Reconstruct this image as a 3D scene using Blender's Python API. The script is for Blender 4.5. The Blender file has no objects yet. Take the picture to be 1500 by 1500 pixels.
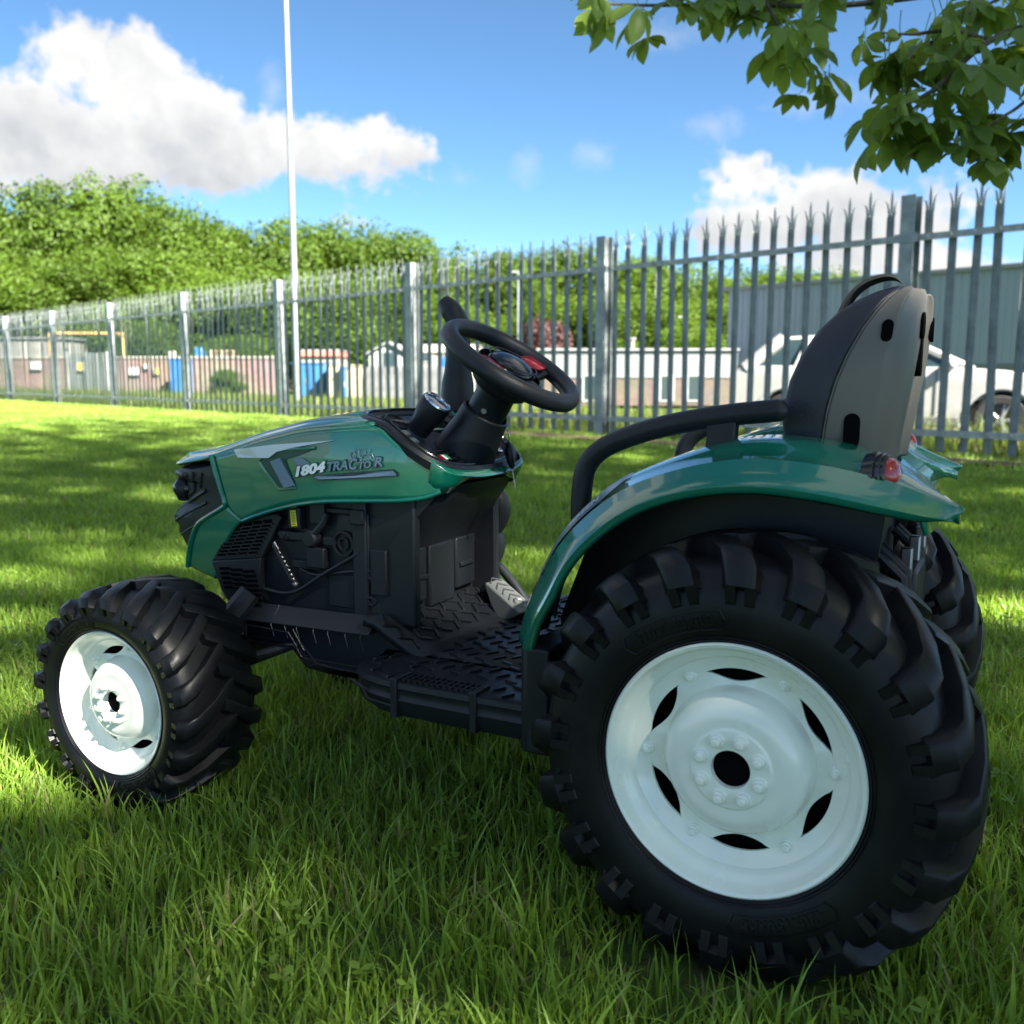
import bpy, bmesh, math, random
import numpy as np
from mathutils import Vector, Matrix
R = math.radians
random.seed(7)
rng = np.random.default_rng(11)
scene = bpy.context.scene
col = scene.collection

# ------------------------------------------------------------------ camera
CAM_H = 0.5522
cd = bpy.data.cameras.new('camera')
cam = bpy.data.objects.new('camera', cd); col.objects.link(cam)
cam.location = (0, 0, CAM_H)
cam.rotation_euler = (R(90 - 8.1538), 0, 0)
cd.sensor_width = 36; cd.lens = 33.8; cd.clip_start = 0.05; cd.clip_end = 2000
cd.dof.use_dof = True; cd.dof.focus_distance = 1.12; cd.dof.aperture_fstop = 8.0
scene.camera = cam

# ------------------------------------------------------------------ light
SUN_EL, SUN_AZ = R(40), math.atan2(0.69, -0.72)      # azimuth from +Y towards +X, sun behind the camera on the right
SUN = Vector((math.sin(SUN_AZ) * math.cos(SUN_EL), math.cos(SUN_AZ) * math.cos(SUN_EL), math.sin(SUN_EL)))
sl = bpy.data.lights.new('sun', 'SUN'); sl.energy = 5.0; sl.angle = R(0.53); sl.color = (1.0, 0.94, 0.82)
so = bpy.data.objects.new('sun', sl); col.objects.link(so)
so.rotation_euler = SUN.to_track_quat('Z', 'Y').to_euler(); so.location = SUN * 60

scene.view_settings.view_transform = 'Standard'; scene.view_settings.look = 'None'
scene.view_settings.exposure = 2.95; scene.view_settings.gamma = 1.0
scene.view_settings.use_curve_mapping = False
try:
    scene.cycles.max_bounces = 8; scene.cycles.diffuse_bounces = 4; scene.cycles.glossy_bounces = 4
    scene.cycles.transparent_max_bounces = 8; scene.cycles.transmission_bounces = 4
    scene.cycles.caustics_reflective = False; scene.cycles.caustics_refractive = False
except Exception: pass

# ------------------------------------------------------------------ sky with cumulus
SKY_STRENGTH = 0.05
world = bpy.data.worlds.new('World'); scene.world = world; world.use_nodes = True
def build_world():
    nt = world.node_tree; N = nt.nodes; L = nt.links; N.clear()
    def mth(op, a, b=None, c=None, clamp=False):
        n = N.new('ShaderNodeMath'); n.operation = op; n.use_clamp = clamp
        for i, v in enumerate((a, b, c)):
            if v is None: continue
            if isinstance(v, (int, float)): n.inputs[i].default_value = v
            else: L.new(v, n.inputs[i])
        return n.outputs[0]
    def sstep(x, lo, hi):
        n = N.new('ShaderNodeMapRange'); n.interpolation_type = 'SMOOTHSTEP'
        L.new(x, n.inputs[0]); n.inputs[1].default_value = lo; n.inputs[2].default_value = hi
        return n.outputs[0]
    sky = N.new('ShaderNodeTexSky'); sky.sky_type = 'NISHITA'; sky.sun_disc = False
    sky.sun_elevation = SUN_EL; sky.sun_rotation = SUN_AZ
    sky.air_density = 0.37; sky.dust_density = 0.12; sky.ozone_density = 2.0; sky.altitude = 0
    bs = N.new('ShaderNodeBackground'); bs.inputs[1].default_value = SKY_STRENGTH
    hs = N.new('ShaderNodeHueSaturation'); hs.inputs['Hue'].default_value = .488; hs.inputs['Saturation'].default_value = 1.08; hs.inputs['Value'].default_value = .88
    L.new(sky.outputs[0], hs.inputs['Color']); L.new(hs.outputs[0], bs.inputs[0])
    tc = N.new('ShaderNodeTexCoord'); D = tc.outputs['Generated']
    sx = N.new('ShaderNodeSeparateXYZ'); L.new(D, sx.inputs[0])
    U = mth('ARCTAN2', sx.outputs[0], sx.outputs[1]); V = mth('ARCSINE', sx.outputs[2])
    cb = N.new('ShaderNodeCombineXYZ'); L.new(U, cb.inputs[0]); L.new(V, cb.inputs[1]); UV = cb.outputs[0]
    cp, sp = math.cos(R(8.1538)), math.sin(R(8.1538)); F = 1408.26
    def uv(px, py):
        x = (px - 750) / F; u = (750 - py) / F
        d = Vector((x, cp + u * sp, -sp + u * cp)).normalized()
        return math.atan2(d.x, d.y), math.asin(d.z)
    def noise(scale, detail, rough, off=None):
        n = N.new('ShaderNodeTexNoise'); n.inputs['Scale'].default_value = scale
        n.inputs['Detail'].default_value = detail; n.inputs['Roughness'].default_value = rough
        if off is not None:
            a = N.new('ShaderNodeVectorMath'); a.operation = 'ADD'; L.new(D, a.inputs[0]); a.inputs[1].default_value = off
            L.new(a.outputs[0], n.inputs['Vector'])
        else: L.new(D, n.inputs['Vector'])
        return n.outputs[0]
    n1 = noise(13, 6, .52); n2 = noise(70, 2, .5)
    n1s = noise(13, 3, .5, tuple(0.016 * v for v in (.75, -.2, .62)))
    def field(blobs, soft):
        out = None
        for (px, py, ax, ay) in blobs:
            u0, v0 = uv(px, py); a = ax / F; b = ay / F
            q = N.new('ShaderNodeVectorMath'); q.operation = 'MULTIPLY_ADD'; L.new(UV, q.inputs[0]); q.inputs[1].default_value = (1 / a, 1 / b, 0); q.inputs[2].default_value = (-u0 / a, -v0 / b, 0)
            q2 = N.new('ShaderNodeVectorMath'); q2.operation = 'LENGTH'; L.new(q.outputs[0], q2.inputs[0])
            d = mth('MULTIPLY_ADD', q2.outputs['Value'], -min(a, b), min(a, b))
            out = d if out is None else mth('SMOOTH_MAX', out, d, soft)
        return out
    blobs = [(108, 72, 66, 58), (190, 118, 92, 68), (270, 178, 82, 64), (40, 185, 120, 62), (150, 215, 190, 66), (300, 240, 75, 40), (20, 235, 120, 42), (330, 205, 50, 40),
             (385, 215, 66, 46), (440, 212, 72, 50), (500, 215, 72, 46), (550, 198, 54, 46), (592, 224, 44, 38), (500, 232, 120, 30),
             (1108, 265, 62, 34), (1190, 275, 78, 44), (1242, 292, 45, 50), (1160, 325, 120, 44), (1330, 330, 95, 46), (1270, 372, 120, 34), (1395, 300, 62, 26), (1400, 382, 85, 30),
             (506, 332, 20, 9)]
    Fd = field(blobs, .012)
    # thin scraps of cloud
    scraps = field([(768, 238, 20, 20), (1040, 186, 34, 12), (975, 52, 62, 15), (676, 262, 20, 12), (870, 225, 16, 10), (400, 130, 16, 24), (1210, 150, 46, 14)], .006)
    # clouds over the rest of the sky, outside the picture
    nb = noise(2.6, 3, .55, (4.3, 1.2, .7))
    window = mth('MULTIPLY', sstep(mth('ABSOLUTE', U), .72, .60), sstep(V, .52, .44))
    Fo = mth('SUBTRACT', mth('MULTIPLY', mth('SUBTRACT', nb, .52), .32), mth('MULTIPLY', window, .3))
    Fo = mth('SUBTRACT', Fo, sstep(V, .0, -.05))
    Fall = mth('MAXIMUM', Fd, Fo)
    pert = mth('ADD', mth('MULTIPLY', mth('SUBTRACT', n1, .5), .070), mth('MULTIPLY', mth('SUBTRACT', n2, .5), .03))
    dens = sstep(mth('ADD', Fall, pert), -.003, .014)
    dsc = mth('MULTIPLY', sstep(mth('ADD', scraps, mth('MULTIPLY', pert, .6)), -.008, .02), .35)
    dens = mth('MAXIMUM', dens, dsc)
    # light and shade of the billows: bases grey, sunlit flanks white
    grey = sstep(mth('ADD', field([(175, 268, 190, 26), (80, 205, 95, 34), (260, 215, 80, 26), (480, 252, 130, 17), (590, 252, 50, 14), (1170, 345, 130, 26), (1240, 300, 60, 20)], .02), mth('MULTIPLY', pert, .9)), -.028, .022)
    emb = mth('MULTIPLY', mth('SUBTRACT', n1, n1s), 1.5)
    lum = mth('ADD', mth('SUBTRACT', 1.0, mth('MULTIPLY', grey, .38)), emb, clamp=True)
    thick = sstep(mth('ADD', Fall, pert), .0, .06)
    ramp = N.new('ShaderNodeMix'); ramp.data_type = 'RGBA'
    L.new(lum, ramp.inputs[0]); ramp.inputs[6].default_value = (.052, .058, .068, 1); ramp.inputs[7].default_value = (.131, .131, .130, 1)
    bc = N.new('ShaderNodeBackground'); L.new(ramp.outputs[2], bc.inputs[0]); bc.inputs[1].default_value = 1.0
    ms = N.new('ShaderNodeMixShader'); L.new(dens, ms.inputs[0]); L.new(bs.outputs[0], ms.inputs[1]); L.new(bc.outputs[0], ms.inputs[2])
    out = N.new('ShaderNodeOutputWorld'); L.new(ms.outputs[0], out.inputs[0])
build_world()
world.cycles.sampling_method = 'MANUAL'; world.cycles.sample_map_resolution = 512

# ------------------------------------------------------------------ helpers
class MB:
    def __init__(s): s.v = []; s.f = []
    def add(s, vs, fs):
        o = len(s.v); s.v += [tuple(map(float, p)) for p in vs]; s.f += [tuple(i + o for i in f) for f in fs]; return s
    def box(s, c, d, M=None):
        hx, hy, hz = d[0] / 2, d[1] / 2, d[2] / 2
        vs = [Vector((x, y, z)) for x in (-hx, hx) for y in (-hy, hy) for z in (-hz, hz)]
        if M is not None: vs = [M @ p for p in vs]
        c = Vector(c)
        return s.add([p + c for p in vs], [(0, 1, 3, 2), (4, 6, 7, 5), (0, 4, 5, 1), (2, 3, 7, 6), (0, 2, 6, 4), (1, 5, 7, 3)])
    def prism(s, poly, y0, y1, f=None):
        """outline of (x, z) pushed along y"""
        n = len(poly); f = f or (lambda x, y, z: (x, y, z))
        vs = [f(x, y0, z) for x, z in poly] + [f(x, y1, z) for x, z in poly]
        fs = [tuple(range(n)), tuple(range(2 * n - 1, n - 1, -1))] + [(i, (i + 1) % n, n + (i + 1) % n, n + i) for i in range(n)]
        return s.add(vs, fs)
    def loft(s, rows, close_u=False, close_v=False, caps=False):
        nr, nc = len(rows), len(rows[0]); vs = [p for r in rows for p in r]; fs = []
        for i in range(nr if close_u else nr - 1):
            for j in range(nc if close_v else nc - 1):
                a, b = i, (i + 1) % nr; c, d = j, (j + 1) % nc
                fs.append((a * nc + c, a * nc + d, b * nc + d, b * nc + c))
        if caps and close_v: fs += [tuple(range(nc)), tuple(range(nr * nc - 1, (nr - 1) * nc - 1, -1))]
        return s.add(vs, fs)
    def lathe(s, prof, n=48, c=(0, 0, 0), ax=(0, 1, 0), close=False):
        """prof of (radius, height along axis)"""
        ax = Vector(ax).normalized(); q = Vector((0, 0, 1)).rotation_difference(ax); c = Vector(c); rows = []
        for r, h in prof:
            rows.append([c + q @ Vector((r * math.cos(t * 2 * math.pi / n), r * math.sin(t * 2 * math.pi / n), h)) for t in range(n)])
        return s.loft(rows, close_u=close, close_v=True)
    def cyl(s, c, ax, r, h, n=20, r2=None, ch=0.0):
        r2 = r if r2 is None else r2
        p = [(0.0001, 0), (max(r - ch, .0001), 0), (r, ch), (r2, h - ch), (max(r2 - ch, .0001), h), (0.0001, h)]
        return s.lathe(p, n, c, ax)
    def tube(s, pts, r, n=10, caps=True):
        pts = [Vector(p) for p in pts]; rr = r if isinstance(r, (list, tuple)) else [r] * len(pts); rows = []
        up = None
        for i, p in enumerate(pts):
            t = (pts[min(i + 1, len(pts) - 1)] - pts[max(i - 1, 0)]).normalized()
            if up is None:
                up = Vector((0, 0, 1)) if abs(t.z) < .9 else Vector((1, 0, 0))
            u = (up - t * up.dot(t)).normalized(); w = t.cross(u); up = u
            rows.append([p + (u * math.cos(k * 2 * math.pi / n) + w * math.sin(k * 2 * math.pi / n)) * rr[i] for k in range(n)])
        return s.loft(rows, close_v=True, caps=caps)
    def sphere(s, c, r, n=16, m=10, sc=(1, 1, 1), M=None):
        rows = []
        for i in range(m + 1):
            a = math.pi * i / m; a = min(max(a, .002), math.pi - .002)
            row = []
            for k in range(n):
                b = 2 * math.pi * k / n
                p = Vector((math.sin(a) * math.cos(b) * sc[0], math.sin(a) * math.sin(b) * sc[1], math.cos(a) * sc[2])) * r
                row.append(Vector(c) + (M @ p if M is not None else p))
            rows.append(row)
        return s.loft(rows, close_v=True)
    def mesh(s, name, smooth=35, recalc=True):
        me = bpy.data.meshes.new(name); me.from_pydata(s.v, [], s.f)
        if recalc:
            bm = bmesh.new(); bm.from_mesh(me); bmesh.ops.remove_doubles(bm, verts=bm.verts, dist=1e-6)
            bmesh.ops.recalc_face_normals(bm, faces=bm.faces); bm.to_mesh(me); bm.free()
        if smooth:
            me.shade_smooth(); me.set_sharp_from_angle(angle=R(smooth))
        me.update(); return me
    def obj(s, name, mat, parent=None, smooth=35, bevel=0, solid=0, sub=0, recalc=True, label=None):
        me = s.mesh(name, smooth, recalc); me.materials.append(mat)
        return link(name, me, parent, bevel, solid, sub, label)
def link(name, me, parent=None, bevel=0, solid=0, sub=0, label=None):
    o = bpy.data.objects.new(name, me); col.objects.link(o); o.parent = parent
    if solid:
        m = o.modifiers.new('s', 'SOLIDIFY'); m.thickness = solid; m.offset = -1
    if sub:
        m = o.modifiers.new('u', 'SUBSURF'); m.levels = sub; m.render_levels = sub
    if bevel:
        m = o.modifiers.new('b', 'BEVEL'); m.width = bevel; m.segments = 2; m.limit_method = 'ANGLE'; m.angle_limit = R(40)
        m.use_clamp_overlap = True
    if label: o['label'] = label
    return o
def empty(name, loc=(0, 0, 0), rz=0, parent=None):
    o = bpy.data.objects.new(name, None); col.objects.link(o); o.location = loc; o.rotation_euler = (0, 0, rz); o.parent = parent
    o.empty_display_size = .1
    return o
def tag(o, label, cat, group=None, kind=None):
    if label: o['label'] = label
    if cat: o['category'] = cat
    if group: o['group'] = group
    if kind: o['kind'] = kind
    return o
def structure(o): o['kind'] = 'structure'; return o
def curve(pts, n=6, closed=False):
    """Catmull-Rom through points"""
    P = [np.array(p, float) for p in pts]; out = []; m = len(P)
    seg = m if closed else m - 1
    for i in range(seg):
        p0 = P[(i - 1) % m] if closed or i > 0 else P[0] * 2 - P[1]
        p1, p2 = P[i], P[(i + 1) % m]
        p3 = P[(i + 2) % m] if closed or i + 2 < m else P[-1] * 2 - P[-2]
        for k in range(n):
            t = k / n
            out.append(.5 * ((2 * p1) + (-p0 + p2) * t + (2 * p0 - 5 * p1 + 4 * p2 - p3) * t * t + (-p0 + 3 * p1 - 3 * p2 + p3) * t ** 3))
    if not closed: out.append(P[-1])
    return out
def text_mesh(txt, size, bold=0.0, shear=0.0, ext=0.0, space=1.0, res=3):
    c = bpy.data.curves.new('t', 'FONT'); c.body = txt; c.size = size; c.offset = bold; c.shear = shear; c.extrude = ext
    c.space_character = space; c.resolution_u = res
    o = bpy.data.objects.new('t', c); col.objects.link(o)
    dg = bpy.context.evaluated_depsgraph_get(); me = bpy.data.meshes.new_from_object(o.evaluated_get(dg))
    vs = [tuple(v.co) for v in me.vertices]; fs = [tuple(p.vertices) for p in me.polygons]
    bpy.data.objects.remove(o); bpy.data.curves.remove(c); bpy.data.meshes.remove(me)
    return vs, fs

# ------------------------------------------------------------------ materials
def srgb(r, g, b):
    f = lambda c: ((c / 255 + .055) / 1.055) ** 2.4 if c > 10 else c / 255 / 12.92
    return (f(r), f(g), f(b))
def mat(name, color, rough=.5, metal=0, var=.12, vscale=8, bump=0, bscale=200, coat=0, spec=.5, trans=0, sss=0, coord='Object', rvar=.08, coat_rough=.06, color2=None, thresh=None, detail=3):
    m = bpy.data.materials.new(name); m.use_nodes = True; nt = m.node_tree; N = nt.nodes; L = nt.links
    b = N['Principled BSDF']; b.inputs['Roughness'].default_value = rough; b.inputs['Metallic'].default_value = metal
    b.inputs['Specular IOR Level'].default_value = spec; b.inputs['Coat Weight'].default_value = coat; b.inputs['Coat Roughness'].default_value = coat_rough
    b.inputs['Transmission Weight'].default_value = trans
    tc = N.new('ShaderNodeTexCoord'); nz = N.new('ShaderNodeTexNoise'); nz.inputs['Scale'].default_value = vscale; nz.inputs['Detail'].default_value = detail
    L.new(tc.outputs[coord], nz.inputs['Vector'])
    mx = N.new('ShaderNodeMix'); mx.data_type = 'RGBA'
    c = Vector(color)
    lo, hi = c * (1 - var), c * (1 + var)
    if color2: lo, hi = Vector(color), Vector(color2)
    mx.inputs[6].default_value = (*lo, 1); mx.inputs[7].default_value = (*hi, 1)
    src = nz.outputs[0]
    mr = N.new('ShaderNodeMapRange'); mr.inputs[1].default_value = thresh[0] if thresh else .3; mr.inputs[2].default_value = thresh[1] if thresh else .7
    L.new(src, mr.inputs[0]); L.new(mr.outputs[0], mx.inputs[0]); L.new(mx.outputs[2], b.inputs['Base Color'])
    if rvar:
        r2 = N.new('ShaderNodeMapRange'); r2.inputs[3].default_value = max(rough - rvar, .02); r2.inputs[4].default_value = min(rough + rvar, 1)
        n3 = N.new('ShaderNodeTexNoise'); n3.inputs['Scale'].default_value = vscale * 3.3; n3.inputs['Detail'].default_value = 1; L.new(tc.outputs[coord], n3.inputs['Vector'])
        L.new(n3.outputs[0], r2.inputs[0]); L.new(r2.outputs[0], b.inputs['Roughness'])
    if bump:
        n2 = N.new('ShaderNodeTexNoise'); n2.inputs['Scale'].default_value = bscale; n2.inputs['Detail'].default_value = 1; L.new(tc.outputs[coord], n2.inputs['Vector'])
        bp = N.new('ShaderNodeBump'); bp.inputs['Strength'].default_value = bump; bp.inputs['Distance'].default_value = .001 if bscale > 80 else .01
        L.new(n2.outputs[0], bp.inputs['Height']); L.new(bp.outputs[0], b.inputs['Normal'])
    return m
M = dict(
    black=mat('black_plastic', (.011, .013, .017), .42, var=.3, bump=.12, bscale=900, spec=.30),
    gloss=mat('gloss_black', (.006, .007, .010), .18, var=.1),
    rubber=mat('black_rubber', (.0035, .0042, .0060), .42, color2=(.012, .012, .0125), thresh=(.42, .80), vscale=16, bump=.12, bscale=500, rvar=.10, spec=.24),
    white=mat('white_rim_plastic', (.80, .83, .75), .25, var=.03, vscale=10, coat=.3, bump=.02, bscale=60),
    green=mat('green_paint', (.003, .135, .086), .22, var=.05, vscale=6, coat=1.0, rvar=.04, coat_rough=.03),
    greyshell=mat('grey_plastic', (.105, .098, .088), .5, var=.07, bump=.08, bscale=700),
    leather=mat('black_leather', (.008, .01, .018), .48, var=.2, vscale=30, bump=.3, bscale=420),
    web=mat('black_webbing', (.008, .009, .011), .7, bump=.5, bscale=1200),
    silver=mat('silver_decal', (.50, .54, .58), .3, metal=.3, var=.03),
    slate=mat('slate_decal', (.13, .19, .27), .3, var=.05),
    navy=mat('navy_decal', (.012, .03, .055), .3, var=.05),
    whitep=mat('white_print', (.75, .78, .8), .35, var=.02),
    red=mat('red_plastic', (.32, .006, .012), .2, var=.1, coat=.5),
    yellow=mat('yellow_sticker', (.62, .55, .02), .45, var=.04),
    chrome=mat('chrome', (.6, .62, .66), .15, metal=1, var=.05),
    steel=mat('dull_steel', (.22, .22, .23), .38, metal=.9, var=.2),
    pedal=mat('grey_pedal', (.10, .11, .11), .4, var=.1),
    gauge=mat('gauge_glass', (.03, .05, .10), .08, var=.1, coat=1),
    dark=mat('void_shade', (.003, .003, .004), .9, var=.1, spec=.03),  # stands in for shade inside holes; the darkness is put into the colour
    galv=mat('galvanised_steel', (.25, .28, .285), .45, metal=.35, var=.28, vscale=9, bump=.06, bscale=160, rvar=.12),
    galvw=mat('weathered_galvanised', (.31, .325, .32), .5, metal=.3, var=.3, vscale=14, rvar=.12),
    flagw=mat('flag_white', (.7, .7, .68), .4), flagg=mat('flag_green', (.02, .25, .10), .4),
)
# ------------------------------------------------------------------ terrain
FP0 = np.array([0.8173, 8.7691]); FANG = R(134.14); FD = np.array([math.cos(FANG), math.sin(FANG)]); FN = np.array([-FD[1], FD[0]]) * -1
if FN[1] < 0: FN = -FN
def beyond(x, y): return (x - FP0[0]) * FN[0] + (y - FP0[1]) * FN[1]
def sst(x, a, b):
    t = min(max((x - a) / (b - a), 0), 1); return t * t * (3 - 2 * t)
def gz(x, y): return -.5 * sst(beyond(x, y), .8, 22) - .22 * sst(x, 0, 4) * sst(beyond(x, y), .8, 6)

def grass_ground(name, c1, c2, c3):
    m = bpy.data.materials.new(name); m.use_nodes = True; N = m.node_tree.nodes; L = m.node_tree.links; b = N['Principled BSDF']
    b.inputs['Roughness'].default_value = .85; b.inputs['Specular IOR Level'].default_value = .15
    g = N.new('ShaderNodeNewGeometry')
    n1 = N.new('ShaderNodeTexNoise'); n1.inputs['Scale'].default_value = .5; n1.inputs['Detail'].default_value = 4; n1.inputs['Roughness'].default_value = .65; L.new(g.outputs['Position'], n1.inputs[0])
    n2 = N.new('ShaderNodeTexNoise'); n2.inputs['Scale'].default_value = 60; n2.inputs['Detail'].default_value = 4; L.new(g.outputs['Position'], n2.inputs[0])
    a = N.new('ShaderNodeMix'); a.data_type = 'RGBA'; a.inputs[6].default_value = (*c1, 1); a.inputs[7].default_value = (*c2, 1)
    r = N.new('ShaderNodeMapRange'); r.inputs[1].default_value = .35; r.inputs[2].default_value = .65; L.new(n1.outputs[0], r.inputs[0]); L.new(r.outputs[0], a.inputs[0])
    a2 = N.new('ShaderNodeMix'); a2.data_type = 'RGBA'; L.new(a.outputs[2], a2.inputs[6]); a2.inputs[7].default_value = (*c3, 1)
    r2 = N.new('ShaderNodeMapRange'); r2.inputs[1].default_value = .5; r2.inputs[2].default_value = .7; L.new(n2.outputs[0], r2.inputs[0]); L.new(r2.outputs[0], a2.inputs[0])
    L.new(a2.outputs[2], b.inputs['Base Color'])
    bp = N.new('ShaderNodeBump'); bp.inputs['Strength'].default_value = .6; bp.inputs['Distance'].default_value = .02; L.new(n2.outputs[0], bp.inputs['Height']); L.new(bp.outputs[0], b.inputs['Normal'])
    return m
m_ground = grass_ground('verge_ground', (.035, .07, .012), (.06, .10, .02), (.07, .075, .03))
m_lawn = grass_ground('lawn_soil', (.045, .085, .018), (.06, .105, .025), (.055, .06, .025))
m_soil = mat('bare_soil', (.20, .145, .105), .95, color2=(.11, .085, .05), vscale=5, bump=.8, bscale=40, coord='Object', spec=.1)
m_tarmac = mat('tarmac', (.06, .06, .062), .85, var=.25, vscale=3, bump=.5, bscale=300, spec=.3)

def axis(fine, far):
    a = list(fine); d = (fine[1] - fine[0]); x = fine[-1]
    while x < far: d *= 1.5; x += d; a.append(x)
    d = (fine[1] - fine[0]); x = fine[0]; pre = []
    while x > -far: d *= 1.5; x -= d; pre.append(x)
    return pre[::-1] + a
gx = axis(np.linspace(-30, 40, 71), 900); gy = axis(np.linspace(-12, 60, 73), 900)
b = MB(); b.loft([[(x, y, gz(x, y)) for x in gx] for y in gy])
structure(b.obj('ground', m_ground, recalc=False))
# lawn: this side of the fence, 4 mm above the ground sheet
def fpt(t, off): p = FP0 + FD * t + FN * off; return p
b = MB(); b.loft([[(*fpt(t, o), .004 + .012 * math.sin(t * 1.3) * math.sin(o * 1.7) * (1 if -24 < o < -.6 and math.hypot(*(fpt(t, o))) > 3 else 0)) for t in np.linspace(-14, 40, 109)] for o in np.linspace(-26, .6, 55)])
structure(b.obj('lawn', m_lawn, recalc=False))
b = MB(); rows = []
for t in np.linspace(-6, 6, 90):
    w = .20 + .10 * math.sin(t * 2.1) + .06 * math.sin(t * 5.3); fade = sst(t, 4.5, 2.0); o0 = -.62 - w * .3 * fade - .03 * math.sin(t * 7.7); o1 = -.62 + (.18 + w * .55) * fade
    rows.append([(*fpt(t, o0 + (o1 - o0) * k), .016 + .012 * math.sin(k * math.pi)) for k in np.linspace(0, 1, 5)])
b.loft(rows); structure(b.obj('soil_strip', m_soil, recalc=False))
# car park beyond the verge
b = MB(); rows = []
for t in np.linspace(-26, 6, 33):
    rows.append([(*fpt(t, o), gz(*fpt(t, o)) + .008) for o in np.linspace(4.6, 19, 16)])
b.loft(rows); structure(b.obj('car_park', m_tarmac, recalc=False))

# ------------------------------------------------------------------ grass (uncountable: one object each)
def leafy(name, base, trans, rough=.45, tint=.35, w=.45, mixn=.18, spec=.35, attr=True, hue=(1.35, 1.1, .6)):
    m = bpy.data.materials.new(name); m.use_nodes = True; N = m.node_tree.nodes; L = m.node_tree.links; b = N['Principled BSDF']
    b.inputs['Roughness'].default_value = rough; b.inputs['Specular IOR Level'].default_value = spec
    oi = N.new('ShaderNodeObjectInfo'); at = N.new('ShaderNodeAttribute'); at.attribute_name = 'tint'
    g = N.new('ShaderNodeNewGeometry'); nz = N.new('ShaderNodeTexNoise'); nz.inputs['Scale'].default_value = mixn; nz.inputs['Detail'].default_value = 1
    L.new(g.outputs['Position'], nz.inputs[0])
    def ms(op, x, y, cl=False):
        n = N.new('ShaderNodeMath'); n.operation = op; n.use_clamp = cl
        for i, v in enumerate((x, y)):
            if isinstance(v, (int, float)): n.inputs[i].default_value = v
            else: L.new(v, n.inputs[i])
        return n.outputs[0]
    v = ms('ADD', ms('MULTIPLY', at.outputs['Fac'], .5), ms('ADD', ms('MULTIPLY', oi.outputs['Random'], .2), ms('MULTIPLY', ms('SUBTRACT', nz.outputs[0], .3), .9)), True)
    def ramp(c):
        mx = N.new('ShaderNodeMix'); mx.data_type = 'RGBA'; c = Vector(c); lo = c * (1 - tint); hi = Vector((c.x * (1 + tint * hue[0]), c.y * (1 + tint * hue[1]), c.z * (1 + tint * hue[2])))
        mx.inputs[6].default_value = (*lo, 1); mx.inputs[7].default_value = (*hi, 1); L.new(v, mx.inputs[0]); return mx.outputs[2]
    dry = ms('GREATER_THAN', at.outputs['Fac'], 2.0)
    def straw(c, k):
        mx = N.new('ShaderNodeMix'); mx.data_type = 'RGBA'; L.new(dry, mx.inputs[0]); L.new(c, mx.inputs[6]); mx.inputs[7].default_value = (.34 * k, .29 * k, .14 * k, 1); return mx.outputs[2]
    L.new(straw(ramp(base), 1), b.inputs['Base Color'])
    t = N.new('ShaderNodeBsdfTranslucent'); L.new(straw(ramp(trans), .8), t.inputs[0])
    s = N.new('ShaderNodeMixShader'); s.inputs[0].default_value = w; L.new(b.outputs[0], s.inputs[1]); L.new(t.outputs[0], s.inputs[2])
    L.new(s.outputs[0], N['Material Output'].inputs[0])
    return m
m_grass = leafy('lawn_grass', (.190, .330, .062), (.32, .46, .05), rough=.38, tint=.62, w=.45, mixn=.9)
m_weed = leafy('verge_grass', (.10, .15, .03), (.20, .26, .04), rough=.5, tint=.5, w=.4, mixn=.5)

def blades(r, x, y, z, h, w, bend, seg):
    """arrays of grass blades: verts, triangles, tint"""
    n = len(x); h = h * np.where(r.uniform(size=n) < .10, 1.3, 1); ln = r.uniform(.05, bend, n) * h; da = r.uniform(0, 6.2832, n); fa = r.uniform(0, 3.1416, n)
    ww = w * r.uniform(.65, 1.25, n); kink = r.uniform(.5, 2.4, n); tint = r.uniform(size=n) ** 1.5; tint = np.where(r.uniform(size=n) < .035, 3.0, tint); nv = 2 * seg + 1; V = np.zeros((n, nv, 3))
    for i in range(seg + 1):
        s = i / seg; zz_ = z + h * s - .28 * ln * s ** 2; off = ln * s ** (1 + kink); k = ww * (1 - s ** 2.2) * .5 * (.75 + .5 * math.sin(math.pi * s)); cx = x + np.cos(da) * off; cy = y + np.sin(da) * off
        if i == seg: V[:, 2 * seg] = np.stack([cx, cy, zz_], 1)
        else:
            V[:, 2 * i] = np.stack([cx - np.cos(fa) * k, cy - np.sin(fa) * k, zz_], 1); V[:, 2 * i + 1] = np.stack([cx + np.cos(fa) * k, cy + np.sin(fa) * k, zz_], 1)
    T = []
    for i in range(seg - 1): T += [(2 * i, 2 * i + 1, 2 * i + 3), (2 * i, 2 * i + 3, 2 * i + 2)]
    T.append((2 * seg - 2, 2 * seg - 1, 2 * seg)); T = np.array(T)
    F = (np.arange(n)[:, None, None] * nv + T[None]).reshape(-1, 3)
    return V.reshape(-1, 3), F, np.repeat(tint, nv)
def merge(parts):
    V, F, T, o = [], [], [], 0
    for v, f, t in parts: V.append(v); F.append(f + o); T.append(t); o += len(v)
    return np.concatenate(V), np.concatenate(F), np.concatenate(T)
def tri_mesh(name, V, F, material, extra=0):
    me = bpy.data.meshes.new(name); me.vertices.add(len(V)); me.vertices.foreach_set('co', np.asarray(V, np.float32).ravel())
    me.loops.add(F.size); me.loops.foreach_set('vertex_index', F.astype(np.int32).ravel()); me.polygons.add(len(F)); me.polygons.foreach_set('loop_start', np.arange(len(F), dtype=np.int32) * 3)
    me.materials.append(material); me.update(); me.validate(); me.shade_smooth(); return me
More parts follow.
